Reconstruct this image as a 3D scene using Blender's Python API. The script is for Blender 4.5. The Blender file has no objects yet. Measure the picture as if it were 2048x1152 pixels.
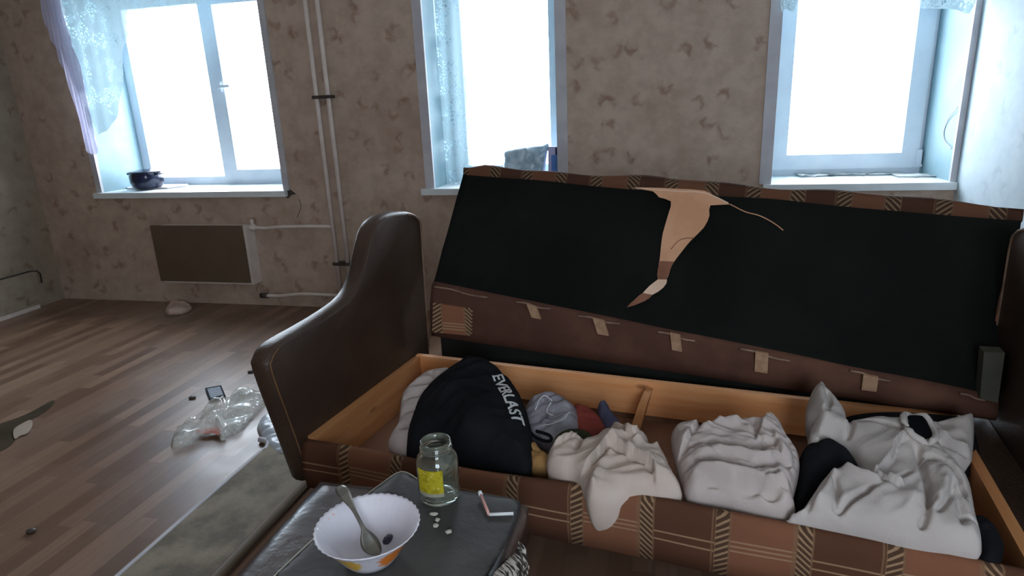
import bpy, bmesh, math, random
import numpy as np
from mathutils import Vector, Matrix, noise
from mathutils.geometry import delaunay_2d_cdt

# ------------------------------------------------------------------ camera, sky, exposure
SC = bpy.context.scene
COL = SC.collection
F, PITCH, ROLL, YAW, CAM_H = 1277.0, 0.28136, -0.04361, 0.23952, 1.35
cy, sy = math.cos(YAW), math.sin(YAW)
fw0, rt0, up0 = Vector((-sy, cy, 0)), Vector((cy, sy, 0)), Vector((0, 0, 1))
FW = fw0 * math.cos(PITCH) - up0 * math.sin(PITCH)
UPV = fw0 * math.sin(PITCH) + up0 * math.cos(PITCH)
RT = rt0 * math.cos(ROLL) + UPV * math.sin(ROLL)
UP = -rt0 * math.sin(ROLL) + UPV * math.cos(ROLL)
CAM = Vector((0, 0, CAM_H))
cam_data = bpy.data.cameras.new('camera')
cam_data.sensor_width = 36.0
cam_data.lens = F / 2048 * 36
cam_data.clip_start = 0.02
cam = bpy.data.objects.new('camera', cam_data)
COL.objects.link(cam)
m = Matrix((RT, UP, -FW)).transposed().to_4x4()
m.translation = CAM
cam.matrix_world = m
SC.camera = cam

SC.view_settings.view_transform = 'Standard'
SC.view_settings.look = 'None'
SC.view_settings.gamma = 1.0
SC.view_settings.use_curve_mapping = False
SC.view_settings.exposure = 0.0
SC.cycles.max_bounces = 16
SC.cycles.diffuse_bounces = 10
SC.cycles.glossy_bounces = 6
SC.cycles.transparent_max_bounces = 24
SC.cycles.sample_clamp_indirect = 8.0

world = bpy.data.worlds.new('overcast_sky')
SC.world = world
world.use_nodes = True
bg = world.node_tree.nodes['Background']
bg.inputs['Color'].default_value = (0.82, 0.895, 1.0, 1)
bg.inputs['Strength'].default_value = 16.5

# room: X along the window wall, Y towards it, Z up
XL, XR, YB, YR, ZC = -4.65, 1.544, 3.946, -1.6, 2.65
WINS = [(-4.065, -2.545, 2.27), (-1.455, -0.635, 2.27), (0.594, 1.53, 2.27)]
SILL, DEPTH = 0.84, 0.40
FILLW = (0.05, 1.35, 0.85, 2.15)                            # unseen window added behind the viewer as fill light
for (a, b, z0, t, yy, rx) in [(w[0], w[1], SILL, w[2], YB + DEPTH + 0.1, -math.pi / 2) for w in WINS] + [FILLW + (YR - 0.12, math.pi / 2)]:   # sampling portals for the sky light, they emit nothing
    ld = bpy.data.lights.new('sky_portal', 'AREA')
    ld.shape = 'RECTANGLE'
    ld.size, ld.size_y = b - a, t - z0
    ld.cycles.is_portal = True
    lo = bpy.data.objects.new('sky_portal', ld)
    lo.location = ((a + b) / 2, yy, (t + z0) / 2)
    lo.rotation_euler = (rx, 0, 0)
    COL.objects.link(lo)


# ------------------------------------------------------------------ helpers: points
def ray(px, py):
    return FW + RT * ((px - 1024) / F) - UP * ((py - 576) / F)


def spot(q, P, N):                                         # where a line of sight meets a real plane
    d = ray(*q)
    return CAM + d * ((Vector(P) - CAM).dot(N) / d.dot(N))


EX, EY, EZ = Vector((1, 0, 0)), Vector((0, 1, 0)), Vector((0, 0, 1))


def on_z(q, z): return spot(q, (0, 0, z), EZ)
def on_y(q, y): return spot(q, (0, y, 0), EY)
def on_x(q, x): return spot(q, (x, 0, 0), EX)


SO, SA = Vector((-1.064, 1.60, 0)), math.radians(-8)       # the sofa's own frame
SU = Vector((math.cos(SA), math.sin(SA), 0))
SV = Vector((-math.sin(SA), math.cos(SA), 0))


def sofa_w(u, v, z): return SO + SU * u + SV * v + EZ * z
def sofa_l(P): return Vector(((P - SO).dot(SU), (P - SO).dot(SV), P.z))
def on_v(q, v): return sofa_l(spot(q, SO + SV * v, SV))


def catmull(pts, n=6, closed=True):
    out, k = [], len(pts)
    P = [Vector(p) for p in pts]
    for i in range(k if closed else k - 1):
        if closed:
            a, b, c, d = P[(i - 1) % k], P[i], P[(i + 1) % k], P[(i + 2) % k]
        else:
            a, b, c, d = P[max(i - 1, 0)], P[i], P[i + 1], P[min(i + 2, k - 1)]
        for j in range(n):
            t = j / n
            out.append(0.5 * ((2 * b) + (c - a) * t + (2 * a - 5 * b + 4 * c - d) * t * t + (3 * b - a - 3 * c + d) * t ** 3))
    if not closed:
        out.append(P[-1])
    return out


# ------------------------------------------------------------------ helpers: materials
def lin(c):
    return tuple((v / 255 / 12.92 if v / 255 <= 0.04045 else ((v / 255 + 0.055) / 1.055) ** 2.4) for v in c) + (1.0,)


class Mat:
    def __init__(s, name, rough=0.6, spec=0.3):
        s.m = bpy.data.materials.new(name)
        s.m.use_nodes = True
        s.t = s.m.node_tree
        s.b = s.t.nodes['Principled BSDF']
        s.out = s.t.nodes['Material Output']
        s.b.inputs['Roughness'].default_value = rough
        s.b.inputs['Specular IOR Level'].default_value = spec

    def node(s, kind, **kw):
        n = s.t.nodes.new(kind)
        for k, v in kw.items():
            setattr(n, k, v)
        return n

    def put(s, sock, v):
        if isinstance(v, bpy.types.NodeSocket):
            s.t.links.new(v, sock)
        else:
            sock.default_value = v

    def math(s, op, a, b=0.0, c=0.0):
        n = s.node('ShaderNodeMath', operation=op)
        for i, v in enumerate((a, b, c)):
            s.put(n.inputs[i], v)
        return n.outputs[0]

    def coord(s, kind='Object'):
        return s.node('ShaderNodeTexCoord').outputs[kind]

    def xyz(s, v):
        n = s.node('ShaderNodeSeparateXYZ')
        s.put(n.inputs[0], v)
        return n.outputs

    def vec(s, x, y=0.0, z=0.0):
        n = s.node('ShaderNodeCombineXYZ')
        for i, v in enumerate((x, y, z)):
            s.put(n.inputs[i], v)
        return n.outputs[0]

    def vmath(s, op, a, b=(0, 0, 0)):
        n = s.node('ShaderNodeVectorMath', operation=op)
        s.put(n.inputs[0], a)
        s.put(n.inputs[1], b)
        return n.outputs[0]

    def noise(s, v, scale=5, detail=3, rough=0.55):
        n = s.node('ShaderNodeTexNoise')
        s.put(n.inputs['Vector'], v)
        n.inputs['Scale'].default_value = scale
        n.inputs['Detail'].default_value = detail
        n.inputs['Roughness'].default_value = rough
        return n.outputs['Fac']

    def step(s, v, lo, hi):
        n = s.node('ShaderNodeMapRange', interpolation_type='SMOOTHSTEP')
        s.put(n.inputs[0], v)
        n.inputs[1].default_value = lo
        n.inputs[2].default_value = hi
        return n.outputs[0]

    def band(s, v, lo, hi, e=0.004):                       # 1 between lo and hi
        return s.math('MULTIPLY', s.step(v, lo - e, lo + e), s.math('SUBTRACT', 1.0, s.step(v, hi - e, hi + e)))

    def mix(s, fac, a, b):
        n = s.node('ShaderNodeMix', data_type='RGBA')
        s.put(n.inputs[0], fac)
        s.put(n.inputs[6], lin(a) if isinstance(a, tuple) else a)
        s.put(n.inputs[7], lin(b) if isinstance(b, tuple) else b)
        return n.outputs[2]

    def color(s, v):
        s.put(s.b.inputs['Base Color'], lin(v) if isinstance(v, tuple) else v)
        return s

    def bump(s, h, dist=0.01, strength=0.5):
        n = s.node('ShaderNodeBump')
        n.inputs['Strength'].default_value = strength
        n.inputs['Distance'].default_value = dist
        s.put(n.inputs['Height'], h)
        s.put(s.b.inputs['Normal'], n.outputs[0])
        return s


def plain(name, a, b=None, rough=0.6, spec=0.3, scale=6, bump=0.0, bscale=60, metal=0.0, lo=0.35, hi=0.65):
    M = Mat(name, rough, spec)
    c = M.coord()
    M.color(M.mix(M.step(M.noise(c, scale, 4), lo, hi), a, b or a))
    if bump:
        M.bump(M.noise(c, bscale, 4), bump, 0.6)
    M.b.inputs['Metallic'].default_value = metal
    return M.m


# wallpaper with scattered swallow shaped marks
def wallpaper(name, base, base2, mark, axis):
    M = Mat(name, 0.75, 0.15)
    x, y, z = M.xyz(M.coord())
    h = {'x': x, 'y': y}[axis]
    p = M.vec(h, z, 0.0)
    grain = M.noise(p, 9, 5, 0.65)
    col = M.mix(M.step(grain, 0.3, 0.7), base, base2)
    col = M.mix(M.math('MULTIPLY', M.step(M.noise(p, 1.4, 3), 0.45, 0.75), 0.35), col, mark)
    for (sc, off, k) in ((4.7, 0.0, 0.62), (4.0, 3.7, 0.5)):
        q = M.vmath('ADD', p, (off, off * 1.7, 0))
        wob = M.node('ShaderNodeTexNoise')
        wob.inputs['Scale'].default_value = 16
        M.put(wob.inputs['Vector'], q)
        q = M.vmath('ADD', q, M.vmath('MULTIPLY', M.vmath('SUBTRACT', wob.outputs['Color'], (0.5, 0.5, 0.5)), (0.07, 0.07, 0)))
        v = M.node('ShaderNodeTexVoronoi', voronoi_dimensions='2D', feature='F1')
        v.inputs['Scale'].default_value = sc
        v.inputs['Randomness'].default_value = 0.8
        M.put(v.inputs['Vector'], q)
        loc = M.vmath('SUBTRACT', q, v.outputs['Position'])
        cr = M.node('ShaderNodeSeparateColor')
        M.put(cr.inputs[0], v.outputs['Color'])
        rot = M.node('ShaderNodeVectorRotate', rotation_type='Z_AXIS')
        M.put(rot.inputs['Vector'], loc)
        M.put(rot.inputs['Angle'], M.math('MULTIPLY', cr.outputs[0], 6.283))
        lx, ly, _ = M.xyz(rot.outputs[0])
        r1 = M.math('SQRT', M.math('ADD', M.math('MULTIPLY', lx, lx), M.math('MULTIPLY', ly, ly)))
        ly2 = M.math('SUBTRACT', ly, 0.026)
        r2 = M.math('SQRT', M.math('ADD', M.math('MULTIPLY', lx, lx), M.math('MULTIPLY', ly2, ly2)))
        cres = M.math('MULTIPLY', M.math('SUBTRACT', 1.0, M.step(r1, 0.024, 0.050)), M.step(r2, 0.018, 0.042))
        keep = M.math('GREATER_THAN', cr.outputs[1], 0.35)
        f = M.math('MULTIPLY', M.math('MULTIPLY', cres, keep), k)
        f = M.math('MULTIPLY', f, M.step(M.noise(q, 30, 2), 0.25, 0.6))
        col = M.mix(f, col, mark)
    M.color(col)
    M.bump(grain, 0.004, 0.3)
    return M.m


# plaid upholstery: hatched bands between blocks of two browns, thin lines along each block; UV in metres
def plaid(name, P=0.37, bw=0.095, zl=(0.272, 0.285, 0.298), zd=(0.262, 0.285), gain=1.0):
    M = Mat(name, 0.85, 0.12)
    u, w, _ = M.xyz(M.coord('UV'))
    f = M.math('FRACT', M.math('DIVIDE', u, P))
    A, B = M.band(f, 0, bw), M.band(f, 0.5, 0.5 + bw)
    light, dark = M.band(f, bw, 0.5), M.band(f, 0.5 + bw, 1.0)
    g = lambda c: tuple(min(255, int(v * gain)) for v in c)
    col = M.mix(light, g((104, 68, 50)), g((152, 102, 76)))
    line = g((186, 152, 118))
    hA = M.step(M.math('SINE', M.math('MULTIPLY', M.math('ADD', M.math('MULTIPLY', w, 0.9), M.math('MULTIPLY', u, -0.55)), 420)), 0.1, 0.6)
    hB = M.step(M.math('SINE', M.math('MULTIPLY', M.math('ADD', M.math('MULTIPLY', w, 0.9), M.math('MULTIPLY', u, 0.8)), 420)), 0.1, 0.6)
    for fac, hh in ((A, hA), (B, hB)):
        col = M.mix(fac, col, M.mix(hh, g((92, 68, 52)), line))
    for zs, blk in ((zl, light), (zd, dark)):
        for z in zs:
            col = M.mix(M.math('MULTIPLY', M.band(w, z - 0.0022, z + 0.0022, 0.0012), blk), col, line)
    for e in (0.0, bw, 0.5, 0.5 + bw, 0.985, 0.485):
        col = M.mix(M.math('MULTIPLY', M.band(f, e - 0.006, e + 0.006, 0.004), 0.8), col, g((150, 116, 88)))
    n = M.noise(M.coord('UV'), 900, 2)
    col = M.mix(M.math('MULTIPLY', M.noise(M.coord('UV'), 7, 4), 0.35), col, g((78, 54, 42)))
    M.color(col)
    M.bump(n, 0.002, 0.5)
    return M.m


def wood(name, a, b, knot, axis=0, rough=0.5):
    M = Mat(name, rough, 0.3)
    c = M.coord()
    s = [14, 14, 14]
    s[axis] = 0.9
    st = M.vmath('MULTIPLY', c, tuple(s))
    col = M.mix(M.step(M.noise(st, 2.2, 5, 0.6), 0.3, 0.7), a, b)
    s2 = [9, 9, 9]
    s2[axis] = 3.6
    v = M.node('ShaderNodeTexVoronoi')
    v.inputs['Scale'].default_value = 1.0
    M.put(v.inputs['Vector'], M.vmath('MULTIPLY', c, tuple(s2)))
    col = M.mix(M.math('MULTIPLY', M.math('SUBTRACT', 1.0, M.step(v.outputs['Distance'], 0.03, 0.14)), 0.85), col, knot)
    M.color(col)
    M.bump(M.noise(st, 4, 4), 0.003, 0.3)
    return M.m


def lace(name, col, open_amt, scale):
    M = Mat(name, 0.9, 0.05)
    c = M.coord()
    v = M.node('ShaderNodeTexVoronoi', feature='DISTANCE_TO_EDGE')
    v.inputs['Scale'].default_value = scale
    wob = M.vmath('ADD', c, M.vmath('MULTIPLY', M.vec(M.noise(c, 12, 2), M.noise(c, 9, 2), 0.0), (0.05, 0.05, 0.05)))
    M.put(v.inputs['Vector'], wob)
    hole = M.step(v.outputs['Distance'], 0.06, 0.2)
    motif = M.step(M.noise(c, 7, 2), 0.45, 0.58)
    M.color(col)
    tr = M.node('ShaderNodeBsdfTransparent')
    tl = M.node('ShaderNodeBsdfTranslucent')
    tl.inputs['Color'].default_value = lin(col)
    mx = M.node('ShaderNodeMixShader')
    mx.inputs[0].default_value = 0.25
    M.t.links.new(M.b.outputs[0], mx.inputs[1])
    M.t.links.new(tl.outputs[0], mx.inputs[2])
    mx2 = M.node('ShaderNodeMixShader')
    M.put(mx2.inputs[0], M.math('ADD', 0.10, M.math('MULTIPLY', M.math('MULTIPLY', hole, motif), open_amt)))
    M.t.links.new(mx.outputs[0], mx2.inputs[1])
    M.t.links.new(tr.outputs[0], mx2.inputs[2])
    M.t.links.new(mx2.outputs[0], M.out.inputs[0])
    return M.m


def clear(name, tint, alpha_gloss=0.10, film=0.0, filmcol=(220, 230, 240), rough=0.02):
    M = Mat(name)
    tr = M.node('ShaderNodeBsdfTransparent')
    tr.inputs['Color'].default_value = tint + (1,)
    gl = M.node('ShaderNodeBsdfGlossy')
    gl.inputs['Roughness'].default_value = rough
    fr = M.node('ShaderNodeFresnel')
    fr.inputs['IOR'].default_value = 1.45
    mx = M.node('ShaderNodeMixShader')
    front = M.math('SUBTRACT', 1.0, M.node('ShaderNodeNewGeometry').outputs['Backfacing'])
    M.put(mx.inputs[0], M.math('MULTIPLY', M.math('ADD', fr.outputs[0], alpha_gloss * 0.2), front))
    M.t.links.new(tr.outputs[0], mx.inputs[1])
    M.t.links.new(gl.outputs[0], mx.inputs[2])
    last = mx
    if film:
        df = M.node('ShaderNodeBsdfDiffuse')
        df.inputs['Color'].default_value = lin(filmcol)
        m2 = M.node('ShaderNodeMixShader')
        M.put(m2.inputs[0], M.math('MULTIPLY', M.step(M.noise(M.coord(), 14, 3), 0.25, 0.75), film))
        M.t.links.new(last.outputs[0], m2.inputs[1])
        M.t.links.new(df.outputs[0], m2.inputs[2])
        last = m2
    M.t.links.new(last.outputs[0], M.out.inputs[0])
    return M.m


def lino():
    M = Mat('printed_linoleum', 0.3, 0.5)
    x, y, _ = M.xyz(M.coord())
    W, L = 0.068, 0.42
    row = M.math('FLOOR', M.math('DIVIDE', x, W))
    wn = M.node('ShaderNodeTexWhiteNoise', noise_dimensions='1D')
    M.put(wn.inputs['W'], row)
    yy = M.math('ADD', M.math('DIVIDE', y, L), M.math('MULTIPLY', wn.outputs['Value'], 7.0))
    w2 = M.node('ShaderNodeTexWhiteNoise', noise_dimensions='2D')
    M.put(w2.inputs['Vector'], M.vec(row, M.math('FLOOR', yy), 0.0))
    tone = w2.outputs['Value']
    grain = M.noise(M.vec(M.math('MULTIPLY', x, 60), M.math('MULTIPLY', y, 3.0), tone), 1.0, 4, 0.6)
    col = M.mix(tone, (98, 71, 54), (146, 116, 96))
    col = M.mix(M.math('MULTIPLY', M.step(grain, 0.35, 0.75), 0.4), col, (92, 68, 54))
    seam = M.step(M.math('ABSOLUTE', M.math('SUBTRACT', M.math('FRACT', M.math('DIVIDE', x, W)), 0.5)), 0.47, 0.5)
    col = M.mix(M.math('MULTIPLY', seam, 0.35), col, (70, 52, 42))
    dirt = M.noise(M.vec(x, y, 0.0), 1.6, 5, 0.6)
    col = M.mix(M.math('MULTIPLY', M.step(dirt, 0.45, 0.8), 0.45), col, (88, 76, 66))
    M.color(col)
    M.put(M.b.inputs['Roughness'], M.math('ADD', 0.20, M.math('MULTIPLY', M.noise(M.vec(x, y, 0.0), 5, 4), 0.32)))
    M.bump(M.noise(M.vec(x, y, 0.0), 3.0, 3), 0.012, 0.2)
    return M.m


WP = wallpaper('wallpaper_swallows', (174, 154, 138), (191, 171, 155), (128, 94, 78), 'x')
WPL = wallpaper('wallpaper_swallows_shaded', (150, 136, 118), (164, 150, 132), (114, 92, 74), 'y')  # same wallpaper darkened, the left wall's shade put into its colour
WPR = wallpaper('pale_blue_lit_wallpaper', (196, 212, 220), (208, 222, 228), (176, 192, 200), 'y')  # paler blue copy of the wallpaper, window brightness painted into its tone
FLOOR = lino()
PLASTER = plain('white_ceiling_paint', (196, 190, 182), (206, 200, 192), 0.8)
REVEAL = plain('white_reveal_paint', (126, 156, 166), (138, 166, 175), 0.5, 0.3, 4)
PVC = plain('white_plastic_frame', (206, 214, 224), (214, 222, 230), 0.3, 0.4)
CASING = plain('greyed_casing_strip', (178, 176, 182), (192, 190, 194), 0.5)
SILLM = plain('white_sill_board', (214, 222, 224), (224, 230, 232), 0.35, 0.4, 8)
GLASS = clear('window_glass', (0.97, 0.985, 0.99))
PIPE = plain('cream_pipe_paint', (206, 192, 184), (216, 204, 196), 0.4, 0.4, 10)
METAL = plain('dull_metal', (120, 116, 110), (140, 136, 130), 0.4, 0.5, 20, metal=0.7)
DARKMETAL = plain('dark_metal', (66, 60, 56), (84, 78, 72), 0.5, 0.4, 20, metal=0.3)
RADP = plain('brown_radiator_panel', (92, 77, 60), (100, 85, 68), 0.6, 0.3, 3)
LEATHER = plain('worn_brown_leatherette', (56, 41, 32), (68, 51, 40), 0.42, 0.4, 3, 0.003, 120)
PIPING = plain('pale_worn_piping', (112, 88, 72), (140, 112, 94), 0.6, 0.3, 20)
PLAID = plaid('plaid_upholstery', gain=0.9)
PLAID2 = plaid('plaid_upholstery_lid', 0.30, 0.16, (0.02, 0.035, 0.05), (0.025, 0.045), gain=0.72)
BROWNCLOTH = plain('plain_brown_upholstery', (84, 57, 48), (100, 69, 56), 0.85, 0.1, 5, 0.003, 200)
TABCLOTH = plain('beige_woven_tab', (158, 124, 98), (176, 142, 114), 0.85, 0.1, 40, 0.003, 300)
BLACKLIN = plain('black_spunbond_lining', (24, 27, 24), (34, 36, 33), 0.75, 0.2, 2.5, 0.004, 30)
CARD = plain('tan_exposed_board', (196, 146, 112), (208, 160, 126), 0.8, 0.2, 8)
CARDD = plain('dark_exposed_board', (120, 80, 62), (140, 96, 76), 0.8, 0.2, 8)
CARDL = plain('pale_exposed_board', (216, 182, 158), (226, 194, 170), 0.8, 0.2, 8)
PINE = wood('raw_pine', (232, 156, 98), (242, 178, 124), (150, 92, 52))
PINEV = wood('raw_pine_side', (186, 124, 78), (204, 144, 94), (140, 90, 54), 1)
HARD = plain('brown_hardboard', (122, 88, 68), (138, 100, 78), 0.7, 0.2, 4)
BEAM = plain('dirty_beige_board', (138, 128, 110), (100, 92, 78), 0.7, 0.25, 7, 0.004, 40)
SHEETM = plain('dark_grey_oilcloth', (58, 56, 55), (72, 70, 67), 0.5, 0.3, 5, 0.002, 60)
PALE = plain('pale_torn_edge', (176, 170, 158), (196, 190, 178), 0.8)
WHITECLOTH = plain('off_white_cotton', (186, 172, 167), (196, 183, 178), 0.9, 0.1, 6, 0.002, 300)
GREYCLOTH = plain('light_grey_fleece', (182, 173, 168), (193, 184, 179), 0.9, 0.1, 6, 0.002, 300)
CREAM = plain('cream_cotton', (196, 178, 166), (206, 189, 178), 0.9, 0.1, 6, 0.002, 300)
BLACKCLOTH = plain('black_cotton', (24, 25, 28), (32, 32, 36), 0.9, 0.1, 6, 0.002, 300)
OCHRE = plain('ochre_cloth', (160, 122, 76), (176, 140, 92), 0.9, 0.1, 10)
REDCLOTH = plain('dark_red_cloth', (132, 58, 50), (146, 70, 60), 0.8, 0.2, 10)
BLUECLOTH = plain('slate_blue_cloth', (84, 84, 108), (104, 102, 124), 0.8, 0.2, 12)
GREENCLOTH = plain('dark_green_cloth', (40, 46, 32), (62, 66, 42), 0.8, 0.2, 20)
GREYBAG = plain('grey_plastic', (122, 118, 126), (148, 144, 150), 0.35, 0.5, 9)
LETTER = plain('white_print', (196, 196, 198), (214, 214, 214), 0.7)
STEEL = plain('brushed_steel', (126, 122, 114), (150, 146, 136), 0.35, 0.5, 30, metal=0.75)
ENAMEL = plain('dark_blue_enamel', (22, 26, 46), (28, 34, 60), 0.15, 0.5)
PAPER = plain('white_paper', (220, 222, 222), (232, 233, 232), 0.8)
POLY = clear('clear_polythene', (0.99, 0.99, 0.99), 0.3, 0.55, (226, 228, 222), 0.12)
BAGFILM = plain('pale_blue_film', (150, 178, 196), (190, 208, 220), 0.3, 0.5, 22)


# ------------------------------------------------------------------ helpers: meshes
def tag(o, label=None, cat=None, group=None, kind=None):
    for k, v in (('label', label), ('category', cat), ('group', group), ('kind', kind)):
        if v:
            o[k] = v
    return o


def empty(name, loc, rz=0.0):
    o = bpy.data.objects.new(name, None)
    o.empty_display_size = 0.1
    o.location = loc
    o.rotation_euler.z = rz
    COL.objects.link(o)
    return o


def link(name, bm, mat, parent=None, smooth=False, bevel=0.0, keep=False):
    """one mesh object; world coordinates, or the parent's own when parented; origin of a top-level one at its base"""
    if bevel:
        es = [e for e in bm.edges if len(e.link_faces) == 2 and e.calc_face_angle(0) > 0.6]
        bmesh.ops.bevel(bm, geom=es, offset=bevel, segments=3, profile=0.5, affect='EDGES')
    bmesh.ops.recalc_face_normals(bm, faces=bm.faces)
    me = bpy.data.meshes.new(name)
    o = bpy.data.objects.new(name, me)
    if parent is None and not keep:
        c = [v.co for v in bm.verts]
        b = Vector(((min(p.x for p in c) + max(p.x for p in c)) / 2, (min(p.y for p in c) + max(p.y for p in c)) / 2, min(p.z for p in c)))
        bmesh.ops.translate(bm, verts=bm.verts, vec=-b)
        o.location = b
    elif parent is not None and parent.get('_w'):
        bmesh.ops.translate(bm, verts=bm.verts, vec=-Vector(parent['_w']))
    if smooth:
        for f in bm.faces:
            f.smooth = True
    bm.to_mesh(me)
    bm.free()
    me.materials.append(mat)
    COL.objects.link(o)
    if parent is not None:
        o.parent = parent
    return o


def root(name, loc, label, cat, group=None, kind=None):    # children are given in world coordinates
    o = empty(name, loc)
    o['_w'] = tuple(loc)
    return tag(o, label, cat, group, kind)


def box(bm, x0, x1, y0, y1, z0, z1):
    v = [bm.verts.new((x, y, z)) for z in (z0, z1) for y in (y0, y1) for x in (x0, x1)]
    for f in ((0, 2, 3, 1), (4, 5, 7, 6), (0, 1, 5, 4), (2, 6, 7, 3), (0, 4, 6, 2), (1, 3, 7, 5)):
        bm.faces.new([v[i] for i in f])
    return bm


def bx(*a): return box(bmesh.new(), *a)


def prism(bm, pts, off):                                   # polygon of points and the offset to its other face
    off = Vector(off)
    a = [bm.verts.new(Vector(p)) for p in pts]
    b = [bm.verts.new(Vector(p) + off) for p in pts]
    n = len(pts)
    bm.faces.new(a)
    bm.faces.new(list(reversed(b)))
    for i in range(n):
        bm.faces.new((a[i], b[i], b[(i + 1) % n], a[(i + 1) % n]))
    return bm


def tube(bm, pts, r, n=10, r2=None):
    P = [Vector(p) for p in pts]
    rings = []
    ref = Vector((0.31, 0.52, 0.79))
    for i, p in enumerate(P):
        d = (P[min(i + 1, len(P) - 1)] - P[max(i - 1, 0)]).normalized()
        a = d.cross(ref).normalized()
        b = d.cross(a)
        rr = r if r2 is None else r + (r2 - r) * i / (len(P) - 1)
        rings.append([bm.verts.new(p + (a * math.cos(t) + b * math.sin(t)) * rr) for t in [2 * math.pi * k / n for k in range(n)]])
    for A, B in zip(rings, rings[1:]):
        for k in range(n):
            bm.faces.new((A[k], A[(k + 1) % n], B[(k + 1) % n], B[k]))
    bm.faces.new(rings[0])
    bm.faces.new(list(reversed(rings[-1])))
    return bm


def lathe(bm, prof, c, n=48, fn=None):
    c = Vector(c)
    rings = []
    for (r, z) in prof:
        if r < 1e-5:
            rings.append([bm.verts.new(c + Vector((0, 0, z)))])
            continue
        ring = []
        for k in range(n):
            t = 2 * math.pi * k / n
            rr, zz = fn(r, z, t) if fn else (r, z)
            ring.append(bm.verts.new(c + Vector((rr * math.cos(t), rr * math.sin(t), zz))))
        rings.append(ring)
    for A, B in zip(rings, rings[1:]):
        for k in range(n):
            k2 = (k + 1) % n
            if len(A) == 1 and len(B) == 1:
                continue
            if len(A) == 1:
                bm.faces.new((A[0], B[k2], B[k]))
            elif len(B) == 1:
                bm.faces.new((A[k], A[k2], B[0]))
            else:
                bm.faces.new((A[k], A[k2], B[k2], B[k]))
    return bm


def seg_dist(X, poly, closed):
    """distance of points X (n,2) to a polyline, with the side of the nearest segment"""
    P = np.array(poly)
    A, B = (P, np.roll(P, -1, 0)) if closed else (P[:-1], P[1:])
    best, side = np.full(len(X), 1e9), np.zeros(len(X))
    global ARC
    ARC = np.zeros(len(X))
    for i, (a, b) in enumerate(zip(A, B)):
        d = b - a
        L = max(d @ d, 1e-12)
        t = np.clip(((X - a) @ d) / L, 0, 1)
        q = X - (a + t[:, None] * d)
        ds = np.sqrt((q ** 2).sum(1))
        mk = ds < best
        best[mk] = ds[mk]
        side[mk] = np.sign(d[0] * q[mk, 1] - d[1] * q[mk, 0])
        ARC[mk] = (i + t[mk]) / len(A)
    return best, side


def inside(X, poly):
    P = np.array(poly)
    r = np.zeros(len(X), bool)
    for a, b in zip(P, np.roll(P, -1, 0)):
        c = (a[1] > X[:, 1]) != (b[1] > X[:, 1])
        with np.errstate(divide='ignore', invalid='ignore'):
            r ^= c & (X[:, 0] < (b[0] - a[0]) * (X[:, 1] - a[1]) / (b[1] - a[1]) + a[0])
    return r


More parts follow.
